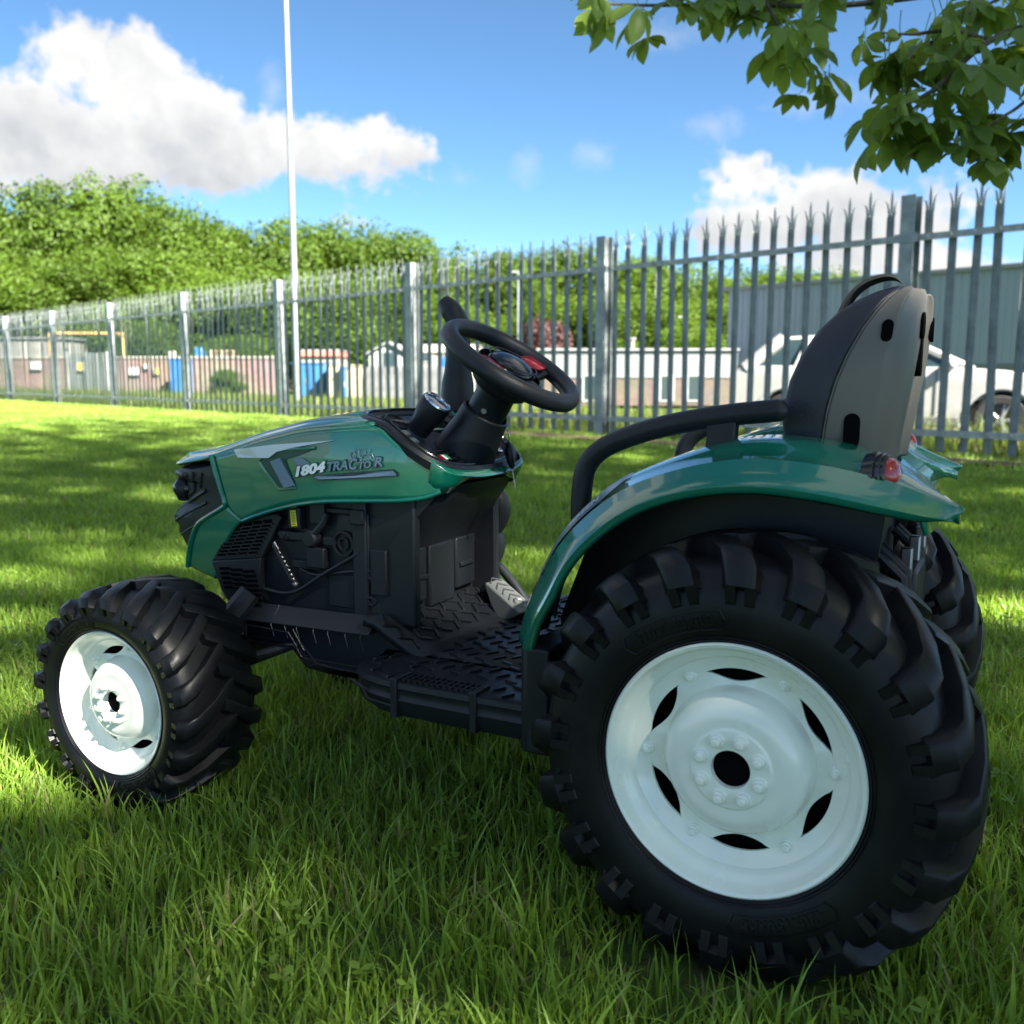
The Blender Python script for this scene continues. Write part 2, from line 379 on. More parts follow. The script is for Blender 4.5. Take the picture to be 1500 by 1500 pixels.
def scatter_object(name, own, tiles, pts, material):
    """one mesh: grass standing by itself, turf tiles, and the places where nodes repeat the tiles"""
    parts = [own] + tiles; kid = np.concatenate([np.full(len(p[0]), -1.0 if i == 0 else i - 1.0) for i, p in enumerate(parts)]); V, F, T = merge(parts)
    nP = len(pts); V = np.concatenate([V, np.array([p[0] for p in pts])]); kid = np.concatenate([kid, [100.0 + p[1] for p in pts]]); T = np.concatenate([T, np.zeros(nP)])
    sc = np.ones(len(V)); sc[-nP:] = [p[2] for p in pts]; rt = np.zeros((len(V), 3)); rt[-nP:] = [p[3] for p in pts]
    me = tri_mesh(name, V, F, material)
    for nm, d in (('kid', kid), ('scl', sc), ('tint', T)): a = me.attributes.new(nm, 'FLOAT', 'POINT'); a.data.foreach_set('value', d.astype(np.float32))
    a = me.attributes.new('rot', 'FLOAT_VECTOR', 'POINT'); a.data.foreach_set('vector', rt.astype(np.float32).ravel())
    ng = bpy.data.node_groups.new(name, 'GeometryNodeTree')
    ng.interface.new_socket('Geometry', in_out='INPUT', socket_type='NodeSocketGeometry'); ng.interface.new_socket('Geometry', in_out='OUTPUT', socket_type='NodeSocketGeometry')
    N = ng.nodes; L = ng.links; gi = N.new('NodeGroupInput'); go = N.new('NodeGroupOutput'); j = N.new('GeometryNodeJoinGeometry')
    def named(n, t):
        q = N.new('GeometryNodeInputNamedAttribute'); q.data_type = t; q.inputs[0].default_value = n; return q.outputs[0]
    def sep(val):
        c = N.new('FunctionNodeCompare'); c.data_type = 'FLOAT'; c.operation = 'EQUAL'; L.new(named('kid', 'FLOAT'), c.inputs[0]); c.inputs[1].default_value = val
        for s_ in c.inputs:
            if s_.name == 'Epsilon': s_.default_value = .3
        s = N.new('GeometryNodeSeparateGeometry'); s.domain = 'POINT'; L.new(gi.outputs[0], s.inputs[0]); L.new(c.outputs[0], s.inputs[1]); return s.outputs[0]
    L.new(sep(-1), j.inputs[0])
    for k in range(len(tiles)):
        ip = N.new('GeometryNodeInstanceOnPoints'); L.new(sep(100 + k), ip.inputs['Points']); L.new(sep(k), ip.inputs['Instance'])
        L.new(named('rot', 'FLOAT_VECTOR'), ip.inputs['Rotation']); L.new(named('scl', 'FLOAT'), ip.inputs['Scale']); L.new(ip.outputs[0], j.inputs[0])
    L.new(j.outputs[0], go.inputs[0])
    o = bpy.data.objects.new(name, me); col.objects.link(o); md = o.modifiers.new('g', 'NODES'); md.node_group = ng
    return o
TX, TY, TA = 0.3318, 1.0719, R(27.93)                                  # tractor: point under the middle of the rear axle, heading
TH = np.array([-math.cos(TA), math.sin(TA)]); TL = np.array([-math.sin(TA), -math.cos(TA)])
def to_tractor(x, y): d = np.array([x - TX, y - TY]); return d @ TH, d @ TL
def under_wheel(x, y):
    u, w = to_tractor(x, y); w = abs(w)
    return (abs(u) < .075 and .150 < w < .315) or (abs(u - .776) < .06 and .185 < w < .33)
r = np.random.default_rng(5)
def blocked(x, y):
    if beyond(x, y) > -.15 or under_wheel(x, y): return True
    o = beyond(x, y); tt = (np.array([x, y]) - FP0) @ FD
    if -.72 + .05 * math.sin(y * 9) < o < -.40 and tt < 3.6 and r.uniform() < .93: return True
    return math.hypot((x + 2.45) / .55, (y - 5.3) / .22) < 1 and r.uniform() < .8      # worn patch of bare soil on the left
def tufts(n, y0, y1, nb, rad, h0, h1, w, bend, seg, keep=None):
    X, Y, Hh = [], [], []
    for _ in range(n):
        y = math.sqrt(r.uniform(y0 * y0, y1 * y1)); x = r.uniform(-1, 1) * (y * .58 + .5)
        if blocked(x, y) or (keep and not keep(x, y)): continue
        s = r.uniform(.75, 1.12); a = r.uniform(0, 6.2832, nb); q = rad * np.sqrt(r.uniform(size=nb)); X.append(x + q * np.cos(a)); Y.append(y + q * np.sin(a)); Hh.append(r.uniform(h0, h1, nb) * s)
    X, Y, Hh = map(np.concatenate, (X, Y, Hh)); ok = np.array([not under_wheel(a, c) for a, c in zip(X, Y)]); X, Y, Hh = X[ok], Y[ok], Hh[ok]
    return blades(r, X, Y, np.zeros(len(X)) + .002, Hh, w, bend, seg)
NEAR = 2.9
near = tufts(5200, .3, 1.8, 17, .045, .020, .064, .0030, .8, 4); near2 = tufts(5600, 1.8, NEAR, 13, .05, .020, .052, .0036, .8, 3)
def clover(n):
    V, F, T = [], [], []; o = 0
    for _ in range(n):
        y = math.sqrt(r.uniform(.5, 9)); x = r.uniform(-1, 1) * (y * .58 + .3)
        if math.sin(x * 3.1 + 1) * math.sin(y * 2.3) < .1 or blocked(x, y): continue
        for _k in range(5):
            cx, cy, cz = x + r.normal(0, .04), y + r.normal(0, .04), r.uniform(.02, .05); a0 = r.uniform(0, 6.28); s_ = r.uniform(.006, .010)
            for j in range(3):
                a = a0 + j * 2.094; d = np.array([math.cos(a), math.sin(a), .25]); e = np.array([-math.sin(a), math.cos(a), 0]); c = np.array([cx, cy, cz])
                V += [c, c + d * s_ * .7 + e * s_ * .55, c + d * s_ * 1.3 + e * s_ * .2, c + d * s_ * 1.3 - e * s_ * .2, c + d * s_ * .7 - e * s_ * .55]; F += [(o, o + 1, o + 2), (o, o + 2, o + 3), (o, o + 3, o + 4)]; o += 5; T += [.1] * 5
    return np.array(V), np.array(F), np.array(T)
TS = .5
# strip of single tufts along the fence where the tiles stop
edge = tufts(60000, NEAR, 24, 10, .10, .02, .055, .007, .7, 2, lambda x, y: -1.12 < beyond(x, y) and (y < 14 or r.uniform() < .5))
def tile(n, size, h0, h1, w, bend, seg):
    k = n // 12; cx, cy = r.uniform(-.5, .5, k) * size, r.uniform(-.5, .5, k) * size; sc_ = np.repeat(r.uniform(.75, 1.15, k), 12)
    X = np.repeat(cx, 12) + r.normal(0, .028, k * 12); Y = np.repeat(cy, 12) + r.normal(0, .028, k * 12); return blades(r, X, Y, np.zeros(k * 12), r.uniform(h0, h1, k * 12) * sc_, w, bend, seg)
mids = [tile(2600, TS, .020, .046, .0042, .8, 3) for _ in range(4)]; fars = [tile(1500, TS, .024, .05, .0075, .7, 2) for _ in range(3)]
pts = []
for it in range(-30, 80):
    for io in range(1, 50):
        t_, o_ = it * TS, -1.12 - (io - .5) * TS; x, y = fpt(t_, o_)
        if y < NEAR - .1 or y > 25 or abs(x) > y * .60 + .8: continue
        if math.hypot((x + 2.45) / .75, (y - 5.3) / .4) < 1 and False: continue
        k = int(r.integers(0, 4)) if y < 6.5 else 4 + int(r.integers(0, 3)); pts.append(((x, y, .004), k, r.uniform(.98, 1.06), (0, 0, FANG + r.integers(0, 4) * math.pi / 2)))
tag(scatter_object('grass', merge([near, near2, edge, clover(220)]), mids + fars, pts, m_grass), 'long green lawn grass around the tractor', 'grass', kind='stuff')
def wtile(n, tall):
    p = [tile(n, 1.0, .04, .10, .009, .8, 2)]
    if tall:
        k = tall; p.append(blades(r, r.uniform(-.5, .5, k), r.uniform(-.5, .5, k), np.zeros(k), r.uniform(.12, .34, k), .008, .8, 4))
    return merge(p)
wt = [wtile(900, 60), wtile(900, 110), wtile(900, 20), wtile(900, 0)]
pts = []
for it in range(-8, 30):
    for io in range(0, 9):
        x, y = fpt(it + .5, io + .62 if io else .62)
        if io > 3 and it < 4: continue
        if io > 7: continue
        pts.append(((x, y, gz(x, y)), int(r.choice([0, 1, 2])) if io < 3 else int(r.choice([2, 3, 3])), r.uniform(.95, 1.1), (0, 0, FANG + r.integers(0, 4) * math.pi / 2)))
own = blades(r, np.array([fpt(q, .06)[0] for q in np.linspace(-7, 26, 2500)]) + r.normal(0, .04, 2500), np.array([fpt(q, .06)[1] for q in np.linspace(-7, 26, 2500)]) + r.normal(0, .04, 2500), np.zeros(2500), r.uniform(.05, .20, 2500), .007, .8, 3)
tag(scatter_object('verge_grass', own, wt, pts, m_weed), 'tall rough grass on the verge behind the fence', 'grass', kind='stuff')

# ------------------------------------------------------------------ palisade fence
fence = empty('palisade_fence', (FP0[0], FP0[1], 0), FANG)
tag(fence, 'grey galvanised steel palisade fence with spiked tops across the lawn', 'fence')
PIT = 2.75
def pale_mesh(var):
    mb = MB(); T = .0022
    prof = [(-.028, 0), (-.022, .012), (-.011, .013), (0, .003), (.011, .013), (.022, .012), (.028, 0)]
    loop = [(x, -y) for x, y in prof] + [(x, -y - T) for x, y in prof[::-1]]
    zt = 1.655
    mb.loft([[(x, y, z) for x, y in loop] for z in (.03, zt)], close_v=True, caps=True)
    # three-pointed head: middle spike up, outer points curled to either side of the fence
    def prong(x0, x1, path, tip):
        rows = []
        n = len(path)
        for i, (dy, dz, ax) in enumerate(path):
            k = 1 - (i / (n - 1)) ** tip * .96; cx = (x0 + x1) / 2 + ax; hw = (x1 - x0) / 2 * k
            rows.append([(cx - hw, -.008 + dy, zt - .01 + dz), (cx + hw, -.008 + dy, zt - .01 + dz), (cx + hw, -.0115 + dy, zt - .01 + dz), (cx - hw, -.0115 + dy, zt - .01 + dz)])
        mb.loft(rows, close_v=True, caps=True)
    prong(-.010, .010, [(0, 0, 0), (0, .10, 0), (0, .135, 0), (0, .172, 0)], 3.0)
    c = var * .012
    prong(-.028, -.011, [(0, 0, 0), (-.002, .05, -.001), (-.014, .085, -.003), (-.034 - c, .105, -.005), (-.055 - c, .110 - c, -.006)], 1.3)
    prong(.011, .028, [(0, 0, 0), (.002, .04, .002), (.012, .072, .006), (.024, .088 + c, .012), (.036, .092 + c, .016)], 1.3)
    me = mb.mesh('pale', 40); me.materials.append(M['galv']); return me
pales = [pale_mesh(v) for v in (-1, 0, 1)]
def post_mesh():
    mb = MB(); w, d, t = .05, .055, .007
    pr = [(-w, -d), (w, -d), (w, -d + t), (t / 2, -d + t), (t / 2, d - t), (w, d - t), (w, d), (-w, d), (-w, d - t), (-t / 2, d - t), (-t / 2, -d + t), (-w, -d + t)]
    # section seen in plan, stood upright
    mb.loft([[(x, y, z) for x, y in pr] for z in (-.1, 1.755)], close_v=True, caps=True)
    for z in (1.47, .155): mb.box((0, .06, z), (.16, .006, .06))
    me = mb.mesh('post', 30); me.materials.append(M['galv']); return me
pm = post_mesh()
def rail_mesh():
    mb = MB(); h, t, l = .045, .005, PIT - .104
    pr = [(0, -h / 2), (t, -h / 2), (t, h / 2 - t), (.045, h / 2 - t), (.045, h / 2), (0, h / 2)]
    mb.loft([[(x, y, z) for y, z in pr] for x in (0, l)], close_v=True, caps=True)
    for i in range(17): mb.cyl((.085 + i * (l - .17) / 16, 0, .002), (0, -1, 0), .009, .006, 6)
    me = mb.mesh('rail', 30); me.materials.append(M['galvw']); return me
rm = rail_mesh()
rp = np.random.default_rng(3)
# local frame of the fence: x along it (away to the left), +y towards the lawn
for k in range(-2, 10):
    o = link('post', pm, fence); o.location = (k * PIT, 0, rp.normal(0, .006)); o.rotation_euler = (rp.normal(0, .004), rp.normal(0, .004), 0)
    if k == 9: continue
    for z in (1.47, .155):
        o = link('rail', rm, fence); o.location = (k * PIT + .052, -.0, z + rp.normal(0, .003)); o.scale = (1, -1, 1); o.location.y = .052
    for i in range(17):
        o = link('pale', pales[int(rp.integers(0, 3))], fence); x = k * PIT + .137 + i * (PIT - .274) / 16
        o.location = (x + rp.normal(0, .002), .0045, rp.normal(0, .004)); o.rotation_euler = (rp.normal(0, .006), rp.normal(0, .008), rp.normal(0, .05))
# ------------------------------------------------------------------ beyond the fence
def brick_mat(name, c1, c2, mortar, sx=1.0):
    m = bpy.data.materials.new(name); m.use_nodes = True; N = m.node_tree.nodes; L = m.node_tree.links; b = N['Principled BSDF']; b.inputs['Roughness'].default_value = .9
    tc = N.new('ShaderNodeTexCoord'); mp = N.new('ShaderNodeMapping'); mp.inputs['Rotation'].default_value = (R(90), 0, 0); L.new(tc.outputs['Object'], mp.inputs[0])
    br = N.new('ShaderNodeTexBrick'); br.inputs['Scale'].default_value = 1; br.inputs['Brick Width'].default_value = .225; br.inputs['Row Height'].default_value = .075
    br.inputs['Mortar Size'].default_value = .008; br.inputs['Color1'].default_value = (*c1, 1); br.inputs['Color2'].default_value = (*c2, 1); br.inputs['Mortar'].default_value = (*mortar, 1)
    L.new(mp.outputs[0], br.inputs['Vector']); nz = N.new('ShaderNodeTexNoise'); nz.inputs['Scale'].default_value = .8; nz.inputs['Detail'].default_value = 7; L.new(tc.outputs['Object'], nz.inputs[0])
    mx = N.new('ShaderNodeMix'); mx.data_type = 'RGBA'; mx.blend_type = 'MULTIPLY'; mx.inputs[0].default_value = .7; L.new(br.outputs[0], mx.inputs[6]); L.new(nz.outputs[1], mx.inputs[7])
    g = N.new('ShaderNodeGamma'); g.inputs[1].default_value = .85; L.new(mx.outputs[2], g.inputs[0]); L.new(g.outputs[0], b.inputs[0]); return m
m_brick = brick_mat('brown_brick', (.21, .145, .115), (.15, .10, .08), (.20, .18, .165))
m_dbrick = brick_mat('dark_brick', (.09, .065, .05), (.065, .045, .036), (.11, .095, .085))
m_conc = mat('concrete', (.27, .26, .23), .85, var=.15, vscale=2)
m_clad = mat('pale_cladding', (.24, .28, .345), .45, var=.05, vscale=.6)
m_clad2 = mat('light_grey_cladding', (.125, .145, .145), .5, var=.15, vscale=.8)
m_flash = mat('roof_flashing', (.20, .21, .22), .5, var=.05)
m_offw = mat('off_white_render', (.20, .20, .19), .7, var=.08, vscale=1.5)
m_dgreen = mat('dark_green_sheet', (.02, .08, .065), .5, var=.1)
m_blue = mat('blue_steel', (.025, .12, .32), .45, var=.15, vscale=3)
m_cream = mat('cream_steel', (.34, .31, .22), .5, var=.08)
m_dgrey = mat('dark_grey_board', (.10, .105, .11), .7, var=.25, vscale=3)
m_mgrey = mat('mid_grey_board', (.26, .28, .29), .65, var=.15, vscale=3)
m_gas = mat('ochre_pipe_paint', (.50, .33, .12), .5, var=.1)
m_wood = mat('pallet_wood', (.36, .29, .20), .8, var=.25, vscale=6)
m_glass = mat('dark_glass', (.02, .035, .04), .06, var=.1, coat=1)
m_car = mat('white_car_paint', (.29, .29, .287), .25, var=.02, coat=1, rvar=.03)
m_tyre = mat('car_tyre', (.015, .015, .016), .7)
m_alloy = mat('alloy', (.35, .36, .38), .35, metal=.8)
m_redroof = mat('faded_red_sheet', (.48, .16, .12), .7, var=.15)
m_sign = mat('sign_white', (.5, .5, .49), .5, var=.03); m_signy = mat('sign_yellow', (.72, .52, .05), .5, var=.05)
m_pole = mat('galvanised_lamp_post', (.27, .30, .31), .4, metal=.5, var=.15, vscale=2)
F_ = 1408.26
def at(px, py, Y):
    x = (px - 750) / F_; u = (750 - py) / F_; cp, sp = math.cos(R(8.1538)), math.sin(R(8.1538)); t = Y / (cp + u * sp)
    return Vector((x * t, Y, CAM_H + t * (-sp + u * cp)))
def wx(px, Y): return at(px, 548, Y).x
def wz(py, Y): return at(750, py, Y).z

def lamp(loc, h, r0, r1, hb, label, arm=1.2, group=None):
    t = empty('street_lamp', loc); b = MB()
    b.lathe([(r0 * 1.02, -.2), (r0, .02), (r0, hb), (r1 * 1.05, hb + .08), (r1, hb + .1), (r1 * .72, h)], 18, (0, 0, 0), (0, 0, 1)); b.obj('lamp_pole', m_pole, t)
    if arm < 1: MB().box((-.12, 0, h + .03), (.42, .14, .07)).obj('lantern', m_mgrey, t, bevel=.02); return tag(t, label, 'lamp post', group)
    b = MB().tube(curve([(0, 0, h - .02), (0, 0, h + .25), (-.25, 0, h + .42), (-arm, 0, h + .5)], 5), .035, 10); b.obj('bracket', m_pole, t)
    b = MB(); b.loft([[(-arm + dx, y * w, h + .5 + z * w) for y, z in ((-.09, .02), (-.06, .08), (.06, .08), (.09, .02), (.06, -.03), (-.06, -.03))] for dx, w in ((.05, .5), (-.05, 1), (-.4, 1), (-.55, .5))], close_v=True, caps=True); b.obj('lantern', m_mgrey, t)
    b = MB().box((0, -r0 * .98, .62), (r0 * .9, .012, .5)); b.obj('access_door', m_pole, t, bevel=.004)
    return tag(t, label, 'lamp post', group)
p = at(437, 588, 19.6); lamp((p.x, p.y, gz(p.x, p.y)), 9.6, .078, .062, 1.5, 'tall grey lamp post rising past the white cloud')
p = at(759, 548, 44); lamp((p.x, p.y, gz(p.x, p.y)), wz(396, 44) + .4, .08, .06, 1.2, 'thin pale lamp post above the purple-leaved tree', .5, 'distant lamp posts')
p = at(1001, 548, 46); lamp((p.x, p.y, gz(p.x, p.y)), wz(452, 46) + .3, .08, .07, 1.0, 'short pale lamp post left of the ribbed warehouse', .4, 'distant lamp posts')

# brick wall on the left with its coping
YW = 34
x0, x1 = -27, wx(408, YW); zb = -.45; zt = wz(522, YW)
t = empty('brick_wall', (0, YW, 0)); b = MB().box(((x0 + x1) / 2, 0, (zb + zt - .08) / 2), (x1 - x0, .22, zt - .08 - zb)); b.obj('wall', m_brick, t)
n = 24
cop = MB().box((0, 0, 0), ((x1 - x0) / n - .012, .30, .075)).mesh('coping_stone', 30); cop.materials.append(m_conc)
for i in range(n):
    o = link('coping_stone', cop, t, bevel=.01); o.location = (x0 + (i + .5) * (x1 - x0) / n, 0, zt - .04)
tag(t, 'long brown brick wall behind the left of the fence', 'wall')
# grey slatted gate in the wall
t = empty('steel_gate', (0, YW - .18, 0)); ga, gb = wx(108, YW), wx(160, YW); gt = wz(517, YW); n = 14
sm = MB().box((0, 0, (gt + .2) / 2 - .2), ((gb - ga) / n * .72, .03, gt + .2)).mesh('slat'); sm.materials.append(m_clad2)
for i in range(n): o = link('slat', sm, t, bevel=.004); o.location.x = ga + (i + .5) * (gb - ga) / n
for z in (.1, gt - .25): MB().box(((ga + gb) / 2, .03, z), (gb - ga + .1, .03, .07)).obj('gate_rail', m_mgrey, t)
for x in (ga - .06, gb + .06): MB().box((x, 0, gt / 2 - .15), (.09, .09, gt + .4)).obj('gate_post', m_mgrey, t, bevel=.006)
tag(t, 'pale grey slatted steel gate in the brick wall', 'gate')
def sign(px0, px1, py0, py1, m, label, group=None):
    t = empty('sign', (wx((px0 + px1) / 2, YW), YW - .20, wz((py0 + py1) / 2, YW))); w = (px1 - px0) / F_ * YW; h = (py1 - py0) / F_ * YW
    MB().box((0, 0, 0), (w, .012, h)).obj('sign_plate', m, t, bevel=.003)
    b = MB()
    for s in (-1, 1): b.box((s * w / 2, -.003, 0), (.03, .022, h + .03)); b.box((0, -.003, s * h / 2), (w - .03, .022, .03))
    b.obj('sign_frame', m_flash, t)
    return tag(t, label, 'sign', group)
sign(49, 65, 529, 541, m_sign, 'wide white sign on the brick wall left of the grey gate')
s = sign(119, 128, 531, 543, m_signy, 'yellow sign fixed on the grey slatted gate'); s.location.y -= .06
sign(193, 207, 538, 549, m_sign, 'white sign on the brick wall right of the grey gate')
sign(214, 222, 533, 540, m_sign, 'small high white sign between wide white and yellow signs')
sign(229, 236, 539, 548, m_signy, 'small yellow sign on the wall left of the blue locker')
# blue steel locker against the wall
def cabinet(name, px0, px1, py0, Y, dep, m, label, cat, zbot=None, doors=1, group=None):
    a, c = wx(px0, Y), wx(px1, Y); h = wz(py0, Y); zb_ = gz((a + c) / 2, Y) if zbot is None else zbot
    t = empty(name, ((a + c) / 2, Y, zb_)); w = c - a; H_ = h - zb_
    MB().box((0, dep / 2, H_ / 2), (w, dep, H_)).obj('body', m, t, bevel=.02)
    for i in range(doors):
        dw = w / doors; MB().box((-w / 2 + (i + .5) * dw, -.012, H_ * .5), (dw * .9, .024, H_ * .88)).obj('door', m, t, bevel=.006)
        MB().box((-w / 2 + (i + .82) * dw, -.035, H_ * .5), (.04, .03, .16)).obj('handle', m_mgrey, t)
    MB().box((0, dep / 2, H_ + .02), (w + .06, dep + .06, .04)).obj('lid', m, t, bevel=.01)
    return tag(t, label, cat, group)
cabinet('steel_locker', 249, 272, 527, 32.5, .7, m_blue, 'narrow blue steel locker with handle against the brick wall', 'locker')
# things showing above the wall
t = empty('storage_tank', (wx(294, 36), 36, wz(520, 36))); MB().lathe([(.001, .28), (.12, .27), (.22, .2), (.25, .1), (.25, -1.2)], 20, (0, 0, 0), (0, 0, 1)).obj('tank_shell', m_blue, t); MB().cyl((0, 0, .27), (0, 0, 1), .05, .06, 12).obj('cap', m_dgrey, t)
tag(t, 'round blue tank top showing above the brick wall', 'tank')
t = empty('storage_tank', (wx(254, 36), 36, wz(522, 36))); MB().lathe([(.001, .2), (.1, .19), (.19, .12), (.22, 0), (.22, -1.2)], 20, (0, 0, 0), (0, 0, 1)).obj('tank_shell', m_offw, t); MB().cyl((0, 0, .19), (0, 0, 1), .04, .05, 12).obj('cap', m_dgrey, t)
tag(t, 'round white tank top above the blue locker', 'tank')
def pallets(px0, px1, py, Y, n, label):
    a, c = wx(px0, Y), wx(px1, Y); t = empty('pallet_stack', ((a + c) / 2, Y, 0)); z = wz(py, Y); w = c - a
    bm_ = MB().box((0, 0, 0), (w, .09, .022)).mesh('board'); bm_.materials.append(m_wood)
    bl = MB().box((0, 0, 0), (.1, .9, .08)).mesh('bearer'); bl.materials.append(m_wood)
    for k in range(n):
        for j in range(5): o = link('board', bm_, t); o.location = (random.uniform(-.03, .03), -.4 + j * .2, z - k * .13)
        for j in (-1, 0, 1): o = link('bearer', bl, t); o.location = (j * (w / 2 - .06), 0, z - k * .13 - .053)
    return tag(t, label, 'pallets')
pallets(313, 352, 514, 36, 6, 'stack of wooden pallets above the wall right of the blue tank')
pallets(368, 398, 526, 36, 4, 'lower stack of wooden pallets at the right end of the wall')
# ochre pipe frame above the wall
t = empty('pipe_frame', (0, 38, 0)); a, c = wx(76, 38), wx(182, 38); z = wz(489, 38)
MB().tube(curve([(a, 0, z + .02), (c - .2, 0, z), (c - .06, 0, z - .06), (c, 0, z - .25)], 5) , .055, 10).obj('crossbar', m_gas, t)
MB().cyl((c, 0, -.4), (0, 0, 1), .05, z + .2, 12).obj('upright', m_gas, t); MB().cyl((a, 0, -.4), (0, 0, 1), .05, z + .4, 12).obj('upright', m_gas, t)
tag(t, 'ochre painted pipe frame standing over the brick wall', 'pipe frame')
# buildings -----------------------------------------------------------
def block(name, px0, px1, pyt, Y, dep, m, label, fascia=None, fh=.5, zbot=-.6, windows=(), roofm=None, cat='building', group=None, ribs=0):
    a, c = wx(px0, Y), wx(px1, Y); z = wz(pyt, Y); t = empty(name, ((a + c) / 2, Y, 0)); w = c - a
    MB().box((0, dep / 2, (z + zbot) / 2), (w, dep, z - zbot)).obj('wall', m, t, bevel=.01)
    if fascia: MB().box((0, dep / 2 - .04, z - fh / 2 + .02), (w + .14, dep + .14, fh)).obj('fascia', fascia, t, bevel=.01)
    MB().box((0, dep / 2, z + .05), (w + .2, dep + .2, .06)).obj('roof', roofm or m_flash, t)
    for (q0, q1, r0, r1) in windows:
        wa, wc, za, zc = wx(q0, Y) - (a + c) / 2, wx(q1, Y) - (a + c) / 2, wz(r1, Y), wz(r0, Y)
        f = MB()
        for s in (wa, wc): f.box((s, -.02, (za + zc) / 2), (.06, .06, zc - za + .06))
        for s in (za, zc): f.box(((wa + wc) / 2, -.02, s), (wc - wa - .06, .06, .06))
        wo = f.obj('window_frame', m_flash, t); MB().box(((wa + wc) / 2, -.004, (za + zc) / 2), (wc - wa - .05, .02, zc - za - .05)).obj('pane', m_glass, wo)
    if ribs:
        n = int(w / ribs); rmh = MB().box((0, 0, (z + zbot) / 2), (.05, .03, z - zbot - .1)).mesh('rib'); rmh.materials.append(m)
        for i in range(1, n): o = link('rib', rmh, t); o.location = (-w / 2 + i * w / n, -.012, 0)
    return tag(t, label, cat, group)
block('flat_roofed_building', -60, 19, 439, 52, 8, m_dgreen, 'dark green building with white fascia at the left edge', m_offw, .9)
block('storage_unit', -40, 90, 497, 38, 2.4, m_offw, 'long white storage unit behind the brick wall at far left', None, ribs=.5, cat='container')
cabinet('steel_container', 428, 477, 533, 30, 2.2, m_blue, 'wide blue steel container beside the lamp post', 'container', doors=2)
cabinet('steel_container', 478, 515, 536, 29.2, 2.2, m_cream, 'cream steel container right of the wide blue container', 'container', doors=1)
cabinet('steel_locker', 498, 506, 540, 28.9, .25, m_blue, 'slim blue locker standing against the cream container', 'locker')
block('covered_lorry', 440, 494, 515, 40, 3, m_offw, 'white box body with faded red roof above the blue container', m_redroof, .22, cat='lorry body')
# gabled grey shed
def gable(px0, px1, pye, pyr, Y, dep, m, label):
    a, c = wx(px0, Y), wx(px1, Y); ze, zr = wz(pye, Y), wz(pyr, Y); t = empty('gabled_shed', ((a + c) / 2, Y, 0)); w = c - a
    MB().prism([(-w / 2, -.6), (w / 2, -.6), (w / 2, ze), (0, zr), (-w / 2, ze)], 0, dep).obj('wall', m, t)
    for s in (-1, 1):
        b = MB(); b.prism([(0, zr + .09), (s * (w / 2 + .15), ze + .04), (s * (w / 2 + .15), ze - .02), (0, zr + .02)], -.15, dep + .1); b.obj('roof', m_flash, t)
    b = MB().box((.08, -.01, ze - .25), (.5, .05, .7)); b.obj('window', m_glass, t)
    return tag(t, label, 'shed')
gable(541, 597, 520, 503, 37, 4, m_mgrey, 'pale grey gabled shed with small dark window')
block('low_building', 597, 700, 507, 42, 5, m_offw, 'low white building behind the black exhaust pipe', m_conc, .3, windows=[(618, 634, 515, 530), (650, 664, 515, 530)])
# dark grey close-boarded fence
t = empty('timber_fence', (0, 31, 0)); a, c = wx(536, 31), wx(668, 31); z = wz(537, 31); n = 26
fb = MB().box((0, 0, (z - .5) / 2), ((c - a) / n - .012, .025, z + .5)).mesh('board'); fb.materials.append(m_dgrey)
for i in range(n): o = link('board', fb, t); o.location = (a + (i + .5) * (c - a) / n, random.uniform(-.008, .008), random.uniform(-.02, .02))
for q in (.1, z - .2): MB().box(((a + c) / 2, .04, q), (c - a, .05, .08)).obj('fence_rail', m_dgrey, t)
tag(t, 'dark grey boarded fence behind the steering wheel', 'fence')
t = empty('storage_tank', (wx(654, 33), 33, wz(538, 33))); MB().lathe([(.001, .36), (.12, .34), (.2, .26), (.23, .14), (.23, -1.2)], 20, (0, 0, 0), (0, 0, 1)).obj('tank_shell', m_blue, t); MB().cyl((0, 0, .35), (0, 0, 1), .05, .06, 12).obj('cap', m_dgrey, t)
tag(t, 'small bright blue tank beside the black exhaust pipe', 'tank')
# low building with pale boards above dark brick, in the middle distance on the right
YL = 36
a, c = wx(792, YL), wx(1075, YL); t = empty('boarded_building', ((a + c) / 2, YL, 0)); w = c - a; zt = wz(514, YL); zm = wz(553, YL)
MB().box((0, 3, (zm - .6) / 2), (w, 6, zm + .6)).obj('brick_base', m_dbrick, t)
n = 7; hb = (zt - zm) / n
bd = MB().prism([(0, -hb / 2), (-.045, -hb / 2), (-.02, hb / 2), (0, hb / 2)], -w / 2 - .1, w / 2 + .1, lambda x, y, z: (y, x, z)).mesh('weatherboard'); bd.materials.append(m_clad2)
for i in range(n): o = link('weatherboard', bd, t); o.location = (0, -.002, zm + (i + .5) * hb)
MB().box((0, 3.02, (zt + zm) / 2), (w, 6, zt - zm - .02)).obj('upper_wall', m_clad2, t); MB().box((0, 3, zt + .05), (w + .3, 6.3, .08)).obj('roof', m_flash, t)
for (q0, q1) in ((855, 880), (968, 986), (1008, 1028)):
    wa, wc = wx(q0, YL) - (a + c) / 2, wx(q1, YL) - (a + c) / 2
    wo = MB().box(((wa + wc) / 2, -.02, .05), (wc - wa + .1, .05, 1.0)).obj('window_frame', m_mgrey, t); MB().box(((wa + wc) / 2, -.04, .05), (wc - wa - .04, .02, .88)).obj('pane', m_glass, wo)
MB().cyl((wx(930, YL) - (a + c) / 2, 1.0, zt), (0, 0, 1), .09, .45, 12).obj('vent_pipe', m_offw, t); MB().cyl((wx(930, YL) - (a + c) / 2, 1.0, zt + .45), (0, 0, 1), .15, .07, 12).obj('vent_cap', m_offw, t)
